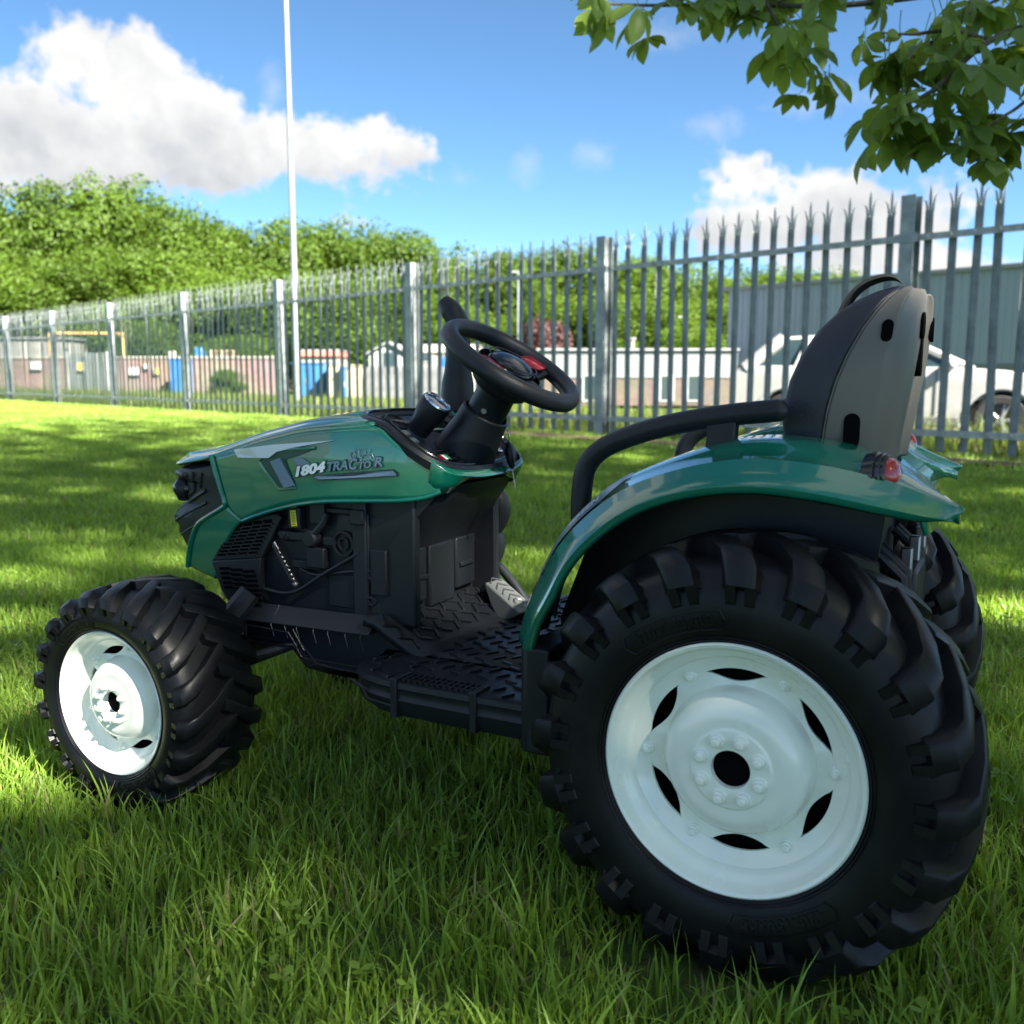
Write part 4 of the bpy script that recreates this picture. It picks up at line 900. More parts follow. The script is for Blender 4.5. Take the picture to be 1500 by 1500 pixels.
# ---- engine side panels
for s in (1, -1):
    e = MB().box((.605, s * .104, .318), (.30, .014, .17)).obj('engine_panel', M['black'], tr, bevel=.003); k = s * .111
    def E(x, z, o=0): return (x, k + s * o, z)
    # air-intake box with rows of slots
    b = MB(); fr = [(.790, .292), (.746, .352), (.668, .368), (.660, .362), (.697, .304)]
    b.prism(fr, k, k + s * .012); b.prism([(.790, .292), (.697, .304), (.704, .258), (.722, .240), (.760, .236), (.772, .250)], k, k + s * .0135); b.obj('intake_box', M['black'], e, bevel=.0015)
    slot_shade = MB().box((0, 0, 0), (.014, .0024, .0050)).mesh('slot_shade'); slot_shade.materials.append(M['dark']); rib = MB().box((0, 0, 0), (.0185, .003, .0016)).mesh('slot_rib'); rib.materials.append(M['black'])  # dark boxes in place of the shade inside the slots
    for i in range(9):
        for j in range(4):
            u = (j + .55) / 4.2; v = (i + .7) / 9.8; p0 = np.array([.784, .298]) * (1 - u) + np.array([.702, .309]) * u; p1 = np.array([.742, .350]) * (1 - u) + np.array([.668, .364]) * u; c = p0 + (p1 - p0) * v
            o = link('slot_shade', slot_shade, e); o.location = E(c[0], c[1], .0122); o.rotation_euler = (0, .13, 0); o = link('slot_rib', rib, e); o.location = E(c[0], c[1] - .0033, .0130); o.rotation_euler = (0, .13, 0)
    for i in range(7):
        for j in range(3):
            u = (j + .6) / 3.3; z = .2835 - i * .0066; x = .776 - u * .072 - .002 * i
            if i > 4 and j == 0: continue
            o = link('slot_shade', slot_shade, e); o.location = E(x, z, .0137); o.scale = (1.5, 1, .8); o.rotation_euler = (0, .1, 0); o = link('slot_rib', rib, e); o.location = E(x, z - .0031, .0145); o.scale = (1.35, 1, .8); o.rotation_euler = (0, .1, 0)
    # spring, cables, block, caps
    sp = [(.673 - .030 * t + .0046 * math.cos(t * 50) * .82, s * (.1205 + .0046 * math.sin(t * 50)), .322 - .045 * t + .0046 * math.cos(t * 50) * .57) for t in np.linspace(0, 1, 110)]
    MB().tube(sp, .0017, 5).obj('spring', M['black'], e); MB().tube([(.676, s * .1205, .327), (.640, s * .1205, .272)], .0022, 8).obj('spring_rod', M['steel'], e); MB().sphere((.640, s * .122, .273), .0042).obj('ball_end', M['steel'], e)
    MB().tube(curve([(.700, s * .118, .2605), (.664, s * .121, .2585), (.636, s * .121, .2650), (.596, s * .122, .289), (.556, s * .121, .312), (.530, s * .116, .328)], 5), .0026, 8).obj('cable', M['black'], e)
    MB().tube(curve([(.636, s * .116, .294), (.610, s * .118, .2885), (.580, s * .118, .293), (.552, s * .118, .298), (.530, s * .115, .300)], 5), .0022, 8).obj('cable', M['black'], e)
    MB().lathe([(.0001, .004), (.006, .004), (.0065, .008), (.0085, .008), (.009, .004), (.0135, .004), (.0142, .009), (.0165, .009), (.0172, .0)], 28, E(.561, .334), (0, s, 0)).obj('filler_cap', M['black'], e)
    b = MB()
    for x, z, dx, dz, t in ((.600, .372, .024, .030, .012), (.565, .376, .05, .008, .006), (.536, .371, .022, .020, .012), (.640, .3380, .055, .012, .010), (.605, .312, .03, .028, .012), (.625, .300, .05, .012, .007), (.560, .27, .06, .045, .004), (.530, .33, .016, .09, .005), (.585, .335, .02, .012, .008)):
        b.box(E(x, z, t / 2), (dx, t, dz))
    b.obj('engine_casting', M['black'], e, bevel=.003)
    b = MB(); b.cyl(E(.640, .338, .002), (1, 0, 0), .007, .03, 12); b.cyl(E(.612, .337), (0, s, 0), .012, .016, 16, ch=.003); b.tube([E(.612, .338, .010), E(.590, .360, .010), E(.583, .372, .009)], .0048, 8); b.cyl(E(.606, .300), (0, 0, 1), .010, .022, 14, ch=.002)
    for x, z in ((.655, .338), (.648, .338)): b.lathe([(.007, 0), (.0092, .001), (.0092, .004), (.007, .005)], 14, E(x, z, .002), (1, 0, 0))
    b.obj('pump_and_hoses', M['black'], e)
    for z in (.297, .262): MB().lathe([(.0001, .003), (.0032, .003), (.0036, .006), (.0062, .006), (.007, 0)], 16, E(.520, z), (0, s, 0)).obj('bolt', M['black'], e)
    if s > 0:
        st = MB().add([E(.6425, .3735, .0142), E(.6330, .3745, .0142), E(.6310, .3535, .0142), E(.6410, .3520, .0142)], [(0, 1, 2, 3)]).obj('warning_label', M['yellow'], e); MB().box(E(.637, .3635, .0065), (.020, .0145, .030)).obj('engine_casting', M['black'], e, bevel=.002)
        b = MB()
        for i in range(9): b.add([E(.6402 - i * .0001, .3710 - i * .0020, .0147), E(.6345 - i * .0002, .3716 - i * .0020, .0147), E(.6345 - i * .0002, .3709 - i * .0020, .0147), E(.6402 - i * .0001, .3703 - i * .0020, .0147)], [(0, 1, 2, 3)])
        b.obj('label_print', M['navy'], e)
# ---- cowl pillar under the dash
b = MB(); rows = []
for (xr, w, z) in ((.492, .112, .236), (.490, .112, .30), (.484, .113, .328), (.466, .113, .352), (.446, .110, .378), (.428, .104, .398), (.424, .102, .412)):
    rows.append([(.575, w, z), (xr + .020, w, z), (xr + .006, w - .006, z), (xr, w - .018, z), (xr, -w + .018, z), (xr + .006, -w + .006, z), (xr + .020, -w, z), (.575, -w, z)])
b.loft(rows, close_v=True, caps=True); cw = b.obj('cowl', M['black'], tr, 30)
for (y0, y1, z0, z1, o) in ((.088, .040, .252, .325, .004), (.034, -.030, .240, .325, .006), (-.036, -.088, .252, .325, .004)): MB().box((.489, (y0 + y1) / 2, (z0 + z1) / 2), (.008 + o, y0 - y1, z1 - z0)).obj('cowl_panel', M['black'], cw, bevel=.003)
for y in (.060, -.060): MB().box((.483, y, .286), (.008, .034, .006)).obj('cowl_catch', M['black'], cw, bevel=.001)
MB().box((.508, .1135, .300), (.026, .006, .06)).obj('cowl_panel', M['black'], cw, bevel=.002); MB().box((.535, .1145, .318), (.022, .010, .155)).obj('cowl_panel', M['black'], cw, bevel=.002)
for (pp_, r_) in (([(.505, -.128, .400), (.478, -.142, .372), (.474, -.146, .345), (.492, -.146, .315)], .016), ([(.500, -.140, .330), (.488, -.150, .300), (.500, -.150, .262), (.49, -.15, .225)], .020), ([(.486, -.165, .262), (.470, -.18, .235), (.452, -.19, .205)], .007)): MB().tube(curve(pp_, 5), r_, 12).obj('hose', M['black'], cw)
# ---- dash
dash = [(.576, .0), (.572, .045), (.553, .085), (.520, .107), (.478, .117), (.446, .113), (.423, .096), (.412, .060), (.409, 0)]
dash = [np.array(p) for p in dash]; full = curve(dash + [np.array((x, -y)) for x, y in [tuple(p) for p in dash[-2:0:-1]]], 5, closed=True)
def dz(x): u_ = .4365 + (x - .415) * .69; w_ = .4925 + .10 * (x - .505); h_ = max(0, .5 - abs(u_ - w_) / .03); return min(u_, w_) - h_ * h_ * .008
def ring(off, dzz): 
    c = np.array([.475, 0]); return [(*(p - (p - c) / np.linalg.norm(p - c) * off), dz(p[0]) + dzz) for p in full]
b = MB(); rows = [ring(-.003, -.014), ring(-.0055, -.003), ring(-.003, .003), ring(.004, .0045), ring(.010, .002), ring(.014, -.004)]
b.loft(rows, close_v=True); b.add(ring(.014, -.004), [tuple(range(len(full)))]); dsh = b.obj('dashboard', M['black'], tr, 30)
MB().tube(ring(.008, .0042) + [ring(.008, .0042)[0]], .0016, 6, caps=False).obj('dash_bead', M['gloss'], dsh)
MB().tube(ring(.019, -.0030) + [ring(.019, -.0030)[0]], .0022, 6, caps=False).obj('dash_bead', M['black'], dsh)
q = Matrix.Rotation(-math.atan(.62), 3, 'Y')
for (x, y, r_, m_) in ((.515, .060, .017, 'black'), (.515, -.060, .017, 'black'), (.440, -.070, .012, 'gauge')):
    MB().lathe([(r_, .000), (r_, .003), (r_ * .88, .004), (r_ * .84, .001), (.0001, .001)], 24, (x, y, dz(x) - .004), q @ Vector((0, 0, 1))).obj('switch_ring', M[m_] if m_ != 'gauge' else M['chrome'], dsh)
b = MB()
for i in range(6): b.tube([(.530 - i * .006, .074 - .002 * i, dz(.530 - i * .006) - .0015), (.524 - i * .006, .046, dz(.524 - i * .006) - .0015)], .0013, 5)
b.obj('speaker_slots', M['gloss'], dsh)
for (x, y) in ((.478, .094), (.465, .095)): MB().box((x, y, dz(x) - .002), (.010, .012, .006), q).obj('push_button', M['pedal'], dsh, bevel=.001)
for i, m_ in enumerate(('flagg', 'flagw', 'red')):
    x = .434; MB().box((x - .000, .078 - .0062 * (2 - i), dz(x) - .0012), (.010, .0060, .0012), q).obj('flag_sticker', M[m_], dsh)
for i in range(4): MB().tube([(.424 + i * .007, .086, dz(.424 + i * .007) - .002), (.424 + i * .007, .040, dz(.424 + i * .007) - .002)], .0012, 5).obj('dash_groove', M['black'], dsh)
# pod gauge
ax = (q @ Vector((0, 0, 1)) + Vector((-.25, .0, .1))).normalized(); g0 = Vector((.487, .052, dz(.487) - .006))
g = MB().lathe([(.015, 0), (.0165, .018), (.0200, .030), (.0205, .046), (.0195, .049), (.0180, .049)], 28, g0, ax).obj('gauge_pod', M['black'], dsh)
MB().lathe([(.0195, .0490), (.0185, .0508), (.0150, .0500), (.0145, .0480)], 28, g0, ax).obj('gauge_rim', M['chrome'], g); MB().lathe([(.0148, .0485), (.008, .0490), (.0001, .0492)], 28, g0, ax).obj('gauge_face', M['gauge'], g)
# green band round the back of the dash
bp_ = curve([(.436, .1065), (.424, .1010), (.4145, .0890), (.4095, .0620), (.4068, .030), (.4062, 0), (.4068, -.030), (.4095, -.0620), (.4145, -.0890), (.424, -.1010), (.436, -.1065)], 4); rows = []
for x, y in bp_:
    zt_ = dz(x) - .003; f_ = sst(abs(y), .104, .03); zb_ = .406 + .016 * f_; rows.append([(x - .003, y * 1.005, zt_ + .002), (x - .0050, y * 1.01, zt_ - .004), (x - .002 + .004 * f_, y * 1.0, zt_ * .5 + zb_ * .5 - .001), (x + .004 + .010 * f_, y * .985, zb_)])
MB().loft(rows).obj('dash_band', M['green'], tr, 30, solid=.003)
# ---- steering column and wheel
c0, hub = Vector((.447, 0, .448)), Vector((.3767, 0, .5640)); axs = (hub - c0).normalized(); nw = Vector((-.5432, 0, .8396)).normalized()
col_ = MB().lathe([(.042, -.002), (.040, .012), (.0345, .040), (.0325, .062), (.030, .064)], 32, c0, axs).obj('steering_column', M['black'], tr); MB().lathe([(.0262, .050), (.0262, .108), (.034, .120), (.036, .125)], 32, c0, axs).obj('column_tube', M['black'], col_)
sd_ = (Vector((0, .94, .0)) + Vector((-.3, 0, -.1))).normalized(); MB().cyl(c0 + axs * .070 + sd_ * .0255, sd_, .0042, .003, 14, ch=.001).obj('screw', M['steel'], col_)
sw = empty('steering_wheel', hub, 0, tr); sw.rotation_euler = nw.to_track_quat('Z', 'X').to_euler(); MWs = sw.rotation_euler.to_matrix()
ex = MWs.inverted() @ Vector((0, 1, 0)); aw = math.atan2(ex.y, ex.x)          # direction of tractor-left in the wheel's plane
RW = .0885; rows = []
for i in range(72):
    a = 2 * math.pi * i / 72; kk = 1.0; rows.append([((RW * kk + .0110 * math.cos(t)) * math.cos(a), (RW * kk + .0110 * math.cos(t)) * math.sin(a), 0.0118 * math.sin(t) + (.0008 if abs(math.sin(t)) > .9 else 0)) for t in np.linspace(0, 2 * math.pi, 16, endpoint=False)])
MB().loft(rows, close_u=True, close_v=True).obj('wheel_rim', M['black'], sw, 60)
rows = [[((RW - .0135) * math.cos(a) * 1.0, (RW - .0135) * math.sin(a), .003) for a in np.linspace(0, 6.2832, 60, endpoint=False)], [((RW - .020) * math.cos(a), (RW - .020) * math.sin(a), -.006) for a in np.linspace(0, 6.2832, 60, endpoint=False)]]
for da in (0, math.pi, math.pi * .5):
    a = aw + da; R3 = Matrix.Rotation(a, 3, 'Z'); w0, w1 = (.026, .020) if da != math.pi * .5 else (.018, .016)
    MB().loft([[R3 @ Vector(p) for p in ((r_, -w_, z), (r_, w_, z), (r_, w_ * .8, z - .014), (r_, -w_ * .8, z - .014))] for r_, w_, z in ((.020, w0, -.004), (.048, w0 * .9, -.004), (.070, w1, -.002), (.081, w1 * 1.1, .002))], close_v=True, caps=True).obj('spoke', M['black'], sw, bevel=.003)
    if da != math.pi * .5:
        MB().loft([[R3 @ Vector(p) for p in ((r_, -w_, z), (r_, w_, z))] for r_, w_, z in ((.042, .010, .0005), (.049, .0155, .0015), (.066, .0165, .0025), (.074, .012, .0035))]).obj('red_insert', M['red'], sw, solid=.003)
R3 = Matrix.Rotation(aw, 3, 'Z'); MB().sphere((0, 0, -.004), .035, 28, 14, (1.2, .92, .42), R3).obj('horn_pad', M['gloss'], sw, 60); MB().lathe([(.046, -.004), (.047, -.012), (.042, -.030), (.034, -.040), (.020, -.046)], 32).obj
b = MB().lathe([(.044, -.003), (.046, -.010), (.044, -.024), (.038, -.034), (.030, -.040), (.0001, -.042)], 32, (0, 0, 0), (0, 0, 1)); b.obj('hub_shroud', M['black'], sw)
rows = [[R3 @ Vector((r_ * math.cos(a) * 1.15, r_ * math.sin(a), z)) for a in np.linspace(0, 6.2832, 36, endpoint=False)] for r_, z in ((.0315, .0062), (.0330, .0072), (.0340, .0062))]; MB().loft(rows, close_v=True).obj('pad_ring', M['black'], sw)
# ---- exhaust stack on the right of the bonnet
xe, ye = .549, -.150
ex_ = MB().lathe([(.022, -.30), (.023, -.01), (.0245, .0), (.0250, .03), (.0240, .050), (.0205, .066), (.0185, .092), (.0180, .104)], 28, (xe, ye, .49), (-.03, 0, 1)).obj('exhaust', M['black'], tr)
pth = curve([(xe - .003, ye, .580), (xe - .004, ye, .610), (xe - .002, ye, .628), (xe + .008, ye, .645), (xe + .022, ye, .661)], 5); MB().tube(pth, [.0175] * 5 + [.017] * 6 + [.0165] * 5 + list(np.linspace(.016, .0105, len(pth) - 16)), 20).obj('exhaust_tip', M['black'], ex_)
# ---- chassis side, floor and steps
b = MB(); ch = [(.735, .240), (.508, .2450), (.499, .2430), (.470, .2270), (.436, .2085), (.4265, .2040), (.4265, .163), (.575, .163), (.612, .166), (.636, .190), (.735, .188)]
rows = [[(x, y, z if not (z > .21 and x > .505) else z - dzz) for x, z in ch] for y, dzz in ((.118, 0.0), (.1405, .022), (.1405, .022), (-.1405, .022), (-.118, 0.0))]
b.loft(rows, close_v=True, caps=True); cs = b.obj('chassis', M['black'], tr, 25, bevel=.002)
for s in (1, -1):
    for x in (.672, .648, .628, .600, .576, .548, .524): MB().tube([(x, s * .1188, .2405), (x - .003, s * .1404, .2185), (x - .008, s * .1406, .203)], .0006, 5).obj('chassis_seam', M['black'], cs)
    MB().tube([(.735, s * .1415, .2135), (.638, s * .1415, .2115), (.628, s * .1415, .199), (.616, s * .1415, .180), (.50, s * .1415, .180), (.436, s * .1415, .181)], .0009, 6).obj('chassis_seam', M['black'], cs)
    MB().tube([(.630, s * .1415, .2165), (.612, s * .1415, .190)], .0009, 6).obj('chassis_seam', M['black'], cs)
fl = MB(); fl.loft([[(x, y, z) for y in (.14, .06, 0, -.06, -.14)] for x, z in ((.515, .2470), (.498, .2455), (.436, .2115), (.424, .2075), (.20, .2075))]); fp = fl.obj('floor_plate', M['black'], tr, 30, solid=.012)
stud = MB().loft([[(x, y * w, z) for y in (-.0024, .0024)] + [] for x, w, z in ((-.0105, .15, .0)  , (-.008, .8, .0022), (.008, .8, .0022), (.0105, .15, .0))]); stud.loft([[(x, sg * .0026 * w, -.001), (x, sg * .0024 * w, z)] for x, w, z in ((-.0105, .15, .0), (-.008, .8, .0022), (.008, .8, .0022), (.0105, .15, .0)) for sg in (1,)]); stud.loft([[(x, -.0026 * w, -.001), (x, -.0024 * w, z)] for x, w, z in ((-.0105, .15, .0), (-.008, .8, .0022), (.008, .8, .0022), (.0105, .15, .0))])
sm_ = stud.mesh('tread_stud', 0); sm_.materials.append(M['black'])
sa = math.atan2(.2455 - .2115, .498 - .436)
for i in range(5):
    for j in range(11):
        u = .012 + i * .0135; x = .436 + u * math.cos(sa); z = .2115 + u * math.sin(sa); y = -.125 + j * .025 + (.006 if i % 2 else 0)
        if abs(y) > .132: continue
        o = link('tread_stud', sm_, fp); o.location = (x, y, z + .0005); o.rotation_euler = Matrix((Vector((math.cos(sa), 0, math.sin(sa))), Vector((0, 1, 0)), Vector((-math.sin(sa), 0, math.cos(sa))))).transposed().to_euler(); o.rotation_euler.rotate_axis('Z', R(62) if (i + j) % 2 else R(-28))
for i in range(11):
    for j in range(16):
        x = .412 - i * .0185; y = -.222 + j * .0296 + (.0148 if i % 2 else 0)
        if abs(y) > .222 or (y > .185 and .295 < x < .405): continue
        o = link('tread_stud', sm_, fp); o.location = (x, y, .2080); o.rotation_euler = (0, 0, R(62) if (i + j) % 2 else R(-22)); 
for s in (1, -1):
    pl = curve([(.225, .2355), (.30, .2360), (.395, .2355), (.440, .2280), (.470, .2120), (.4835, .188), (.482, .165), (.470, .139)], 4); n = len(pl)
    b = MB(); rows = []
    for (z, off) in ((.2075, .012), (.2075, .004), (.2060, .0), (.2000, -.001), (.1970, .001), (.1890, .001), (.1860, -.001), (.1700, .004), (.1640, .010)):
        rows.append([(p[0] - (off if p[0] > .44 else off * .3), s * (p[1] - off), z) for p in pl])
    b.loft(rows); inner = [(p[0], s * .132, .2075) for p in pl]; b.loft([rows[0], inner]); b.loft([rows[-1], [(p[0], s * .132, .164) for p in pl]]); stp = b.obj('step', M['black'], tr, 35)
    for x in (.402, .298): MB().prism([(x - .0045, .1655), (x + .0045, .1655), (x + .0045, .2115), (x - .0045, .2115)], s * .2385, s * .205).obj('step_strap', M['black'], stp, bevel=.0012)
    for i in range(12): MB().box((.391 - i * .0077, s * .2195, .2090), (.0034, .027, .0035)).obj('grip_bar', M['black'], stp)
    for i in range(3): MB().box((.349, s * (.2085 + .0105 * i), .2092), (.092, .0022, .003)).obj('grip_bar', M['black'], stp)
    MB().tube([(.478, s * .218, .194), (.452, s * .229, .191), (.442, s * .232, .180), (.405, s * .2365, .178)], .0016, 6).obj('step_seam', M['black'], stp)
    for k_, (x, y) in enumerate(((.46, .19), (.445, .21), (.43, .165), (.455, .158), (.415, .205), (.41, .18), (.425, .222), (.468, .172))): o = link('tread_stud', sm_, stp); o.location = (x, s * y, .2080); o.scale = (.8, 1, 1); o.rotation_euler = (0, 0, R(70) if k_ % 2 else R(-15))
    # upright between step and mudguard
    b = MB(); b.loft([[(x0_, s * y, z) for x0_, y in ((.236, .134), (.240, .236), (.232, .243), (.204, .243), (.204, .134))] for z in (.158, .205, .272)], close_v=True, caps=True); b.obj('guard_foot', M['black'], tr, 30, bevel=.003)
# pedal
pdl = MB().prism([(.000, .0), (.058, .034), (.060, .030), (.048, .002), (.030, -.022), (-.003, -.004)], -.020, .020).obj('pedal', M['pedal'], tr, bevel=.002); pdl.location = (.398, -.085, .2225); pdl.rotation_euler = (0, 0, R(-8))
b = MB()
for i in range(4):
    t = .020 + i * .011; b.tube([(t, -.014, t * .586 + .0008), (t + .008, 0, (t + .008) * .586 + .0008), (t, .014, t * .586 + .0008)], .0013, 5)
b.obj('pedal_ribs', M['steel'], pdl); MB().lathe([(.0070, .0005), (.0085, .0014), (.0100, .0005)], 20, (.012, 0, .0072), (-.5, 0, .86)).obj('pedal_ring', M['steel'], pdl)
# axles, tie rod, gearbox, hitch
MB().tube([(.776, .22, .147), (.776, -.22, .147)], .011, 12).box((.776, 0, .16), (.05, .20, .05)).box((.745, 0, .20), (.10, .17, .07)).obj('front_axle', M['black'], tr, bevel=.004)
for s in (1, -1):
    MB().tube([(.742, s * .19, .160), (.640, s * .12, .190)], .006, 8).obj('tie_rod', M['black'], tr); MB().box((.765, s * .178, .165), (.04, .024, .09)).obj('steering_knuckle', M['black'], tr, bevel=.004)
    MB().tube([(.715, s * .128, .255), (.730, s * .150, .225), (.740, s * .155, .175)], [.016, .018, .014], 10).obj('axle_bracket', M['black'], tr)
MB().tube([(0, .23, .205), (0, -.23, .205)], .012, 12).box((.0, .0, .22), (.12, .24, .11)).obj('rear_axle', M['black'], tr, bevel=.006)
MB().box((.02, 0, .315), (.20, .262, .20)).box((.15, 0, .24), (.14, .26, .15)).obj('body_core', M['black'], tr, bevel=.008)
h_ = MB().box((-.105, -.03, .30), (.03, .10, .09)).obj('hitch', M['black'], tr, bevel=.004)
for y in (-.10, -.075, .05, .085): MB().tube([(-.085, y, .375), (-.112, y, .350), (-.116, y, .30), (-.108, y, .262)], .0055, 8).obj('hitch_link', M['black'], h_)
for y in (-.125, -.055, .03): MB().box((-.110, y, .330), (.012, .010, .085)).obj('hitch_bar', M['steel'], h_, bevel=.002)
# ---- mudguards
Lp = [(.232, .2680, .243), (.222, .298, .247), (.206, .3270, .250), (.178, .375, .252), (.129, .419, .254), (.074, .4435, .255), (.011, .4545, .254), (-.048, .4515, .250), (-.104, .4415, .240), (-.140, .4340, .229), (-.162, .4290, .219)]
Rp = [(.262, .2760, .165), (.254, .310, .165), (.241, .340, .165), (.212, .390, .165), (.164, .4360, .163), (.112, .4630, .162), (.040, .4880, .160), (-.026, .4905, .158), (-.088, .4780, .158), (-.132, .4530, .176), (-.166, .4335, .205)]
for s in (1, -1):
    fo = 0 if s > 0 else .024
    LL, RR = curve([(a_ + fo, b_, c_) for a_, b_, c_ in Lp], 5), curve([(a_ + fo, b_, c_) for a_, b_, c_ in Rp], 5); rows, lin = [], []
    for a, c in zip(LL, RR):
        t_end = sst(c[0] - fo, -.12, -.165); yin = .112 * (1 - t_end) + (c[2] - .012) * t_end; zi = c[1] - .001 - .003 * t_end
        up_ = np.array([c[0] - .004, 0, c[1]])
        def lerp(t, bul): return (a[0] + (c[0] - a[0]) * t, s * (a[2] + (c[2] - a[2]) * t), a[1] + (c[1] - a[1]) * t + bul)
        dxn, dzn = (a[0] - fo), (a[1] - .205); nn = math.hypot(dxn, dzn); ux, uz = dxn / nn, dzn / nn
        def lip(r_, y): r_ *= 1 - .8 * t_end; return (a[0] + ux * r_, s * y, a[1] + uz * r_)
        def bl(t, k): p = lerp(t, 0); return (p[0] + ux * k, p[1], p[2] + uz * k)
        rows.append([lip(-.009, a[2] - .004), lip(-.006, a[2] - .0008), lip(-.001, a[2]), lip(.003, a[2] - .003), bl(.16, .006), bl(.30, .0105), bl(.34, .0085), bl(.55, .0105), bl(.75, .0085), bl(.90, .0050), (c[0], s * c[2], c[1]), (c[0], s * (c[2] - .012), c[1] + .002 * (1 - t_end)), (c[0], s * yin, zi), (c[0], s * (yin - .003 * (1 - t_end)), zi - .006 - .042 * sst(c[0] - fo, .06, -.05) * (1 - t_end) ** 1.5)])
        lin.append([lip(-.0085, a[2] - .008), bl(.3, -.002), bl(.7, -.006), (c[0], s * c[2], c[1] - .012), (c[0] - .0, s * min(yin + .01, .125), zi - .014)])
    fd = MB().loft(rows).obj('mudguard', M['green'], tr, 38, solid=.003, label='green %s mudguard over the rear wheel' % ('left' if s > 0 else 'right'))
    MB().loft([l_ for l_, c_ in zip(lin, RR) if c_[0] - fo > -.118]).obj('guard_liner', M['black'], fd, 40)
    # black inner wall of the wheel arch
    MB().prism([(.235, .165), (.240, .28), (.205, .372), (.155, .425), (.08, .455), (0, .472), (-.07, .462), (-.102, .446), (-.095, .38), (-.05, .26), (.06, .165)], s * .132, s * .138).obj('arch_wall', M['black'], tr)
    # letters along the guard
    d1 = []
    for t in np.linspace(2.0, 4.45, 26):
        i = int(t * 5); fr_ = t * 5 - i; p = [np.array(rows[i][q]) * (1 - fr_) + np.array(rows[i + 1][q]) * fr_ for q in (5, 8)]; d1.append(p)
    def offs(p): ctr = np.array([0, p[1], .205]); v = (p - ctr); v /= np.linalg.norm(v); return p + v * .0016 + np.array([0, s * .0008, 0])
    MB().loft([[tuple(offs(p[0] + (p[1] - p[0]) * (k_ + (1 - k_) * f_))) for f_ in (.06, .3, .55, .8, .98)] for i_, p in enumerate(d1) for k_ in (max(0, (i_ - 17) / 8.2) ** 1.4 * .9,)]).obj('guard_decal', M['slate'], fd, 30)
    vs, fs = text_mesh('GREEN', 1.0, bold=.02); wt = max(v[0] for v in vs)
    def gm(v):
        u = v[0] / wt; u = u if s > 0 else 1 - u; f_ = 11.5 + u * 6.5; i = int(f_); fr_ = f_ - i; p = d1[i][0] * (1 - fr_) + d1[i + 1][0] * fr_; q_ = d1[i][1] * (1 - fr_) + d1[i + 1][1] * fr_
        k = .30 + v[1] * .55; p3 = offs(p + (q_ - p) * k); c3 = np.array([0, p3[1], .205]); n3 = (p3 - c3) / np.linalg.norm(p3 - c3); return tuple(p3 + n3 * .001)
    b = MB(); b.add([gm(v) for v in vs], fs); b.obj('guard_lettering', M['whitep'], fd, 0, recalc=False)
    # tail light in its pod
    p0 = Vector((-.103 + fo, s * .198, .4630)); ad = Vector((-.93, s * .20, .10)).normalized()
    tl_ = MB().lathe([(.012, -.018), (.0205, -.013), (.0220, -.003), (.0200, -.002), (.0205, .0015), (.0188, .0025), (.0190, .0050), (.0170, .0065), (.0155, .004)], 28, p0, ad).obj('tail_light', M['gloss'], tr); MB().lathe([(.0168, .0050), (.0158, .0080), (.0130, .0115), (.0080, .0138), (.0001, .0146)], 28, p0, ad).obj('lens', M['red'], tl_, 60)
    MB().sphere(p0 + Vector((.030, -s * .006, -.008)), .026, 20, 12, (1.7, .85, .75), Matrix.Rotation(.25, 3, 'Y')).obj('light_pod', M['green'], fd, 60)
    # hand rail
    yr = s * .168
    hr = MB().tube(curve([(.2030, yr, .385), (.2025, yr, .425), (.1970, yr, .455), (.1780, yr, .4755), (.1430, yr, .4910), (.1000, yr, .5030), (.0500, yr, .5120), (.0080, yr, .5170), (-.0005, yr, .5178)], 6), [.0110] * 49, 16).sphere((-.0005, yr, .5178), .0110, 16, 10).obj('hand_rail', M['black'], tr, 50)
    MB().loft([[(x, yr + dy, z) for x, dy in ((.038 - f, -.008), (.066 + f, -.008), (.066 + f, .008), (.038 - f, .008))] for z, f in ((.468, .003), (.49, .0), (.508, .001))], close_v=True, caps=True).obj('rail_bracket', M['black'], hr, bevel=.002)
# seat deck between the mudguards
b = MB(); rows = []
for (x, z) in ((.235, .30), (.205, .375), (.158, .425), (.105, .452), (.04, .474), (-.03, .477), (-.085, .466), (-.12, .440), (-.135, .40)): rows.append([(x, y, z - .010 * (1 - abs(y) / .12)) for y in (.118, .06, 0, -.06, -.118)])
MB().loft(rows).obj('seat_deck', M['green'], tr, 40, solid=.003)
# ---- seat
zz = [.462, .480, .500, .520, .545, .570, .595, .612, .624, .632, .637]
xf = [-.006, -.001, .002, .0015, -.003, -.0125, -.0275, -.0435, -.0600, -.0745, -.088]
xs = [-.034, -.035, -.037, -.040, -.0460, -.0550, -.0670, -.0775, -.0860, -.0935, -.099]
xb = [-.094, -.096, -.099, -.102, -.1055, -.1085, -.1110, -.1120, -.1125, -.1125, -.111]
ww = [.122, .126, .129, .130, .1295, .127, .122, .115, .106, .094, .080]
def slab(i, xa, xc, inset, dish):
    w = ww[i]; xa_, xc_ = xa[i], xc[i]
    if dish: pl = [(xc_, w), (xa_ * .45 + xc_ * .55, w + .0015), (xa_ + .0, w - .0035), (xa_ + .004, w - .016), (xa_ - .012, w * .62), (xa_ - .022, 0)]
    else: pl = [(xa_, w - .0006), (xa_ * .35 + xc_ * .65, w - .006), (xc_ + .010, w - .016), (xc_ + .001, w - .034), (xc_ - .003, w * .42), (xc_ + .003, w * .34), (xc_ + .003, 0)]
    pl = [(x, y) for x, y in pl]; return [(x, y, zz[i]) for x, y in pl] + [(x, -y, zz[i]) for x, y in pl[-2::-1]]
seat = MB().loft([slab(i, xf, xs, 0, True) for i in range(11)], close_v=True, caps=True).obj('seat_cushion', M['leather'], tr, 35, bevel=.003)
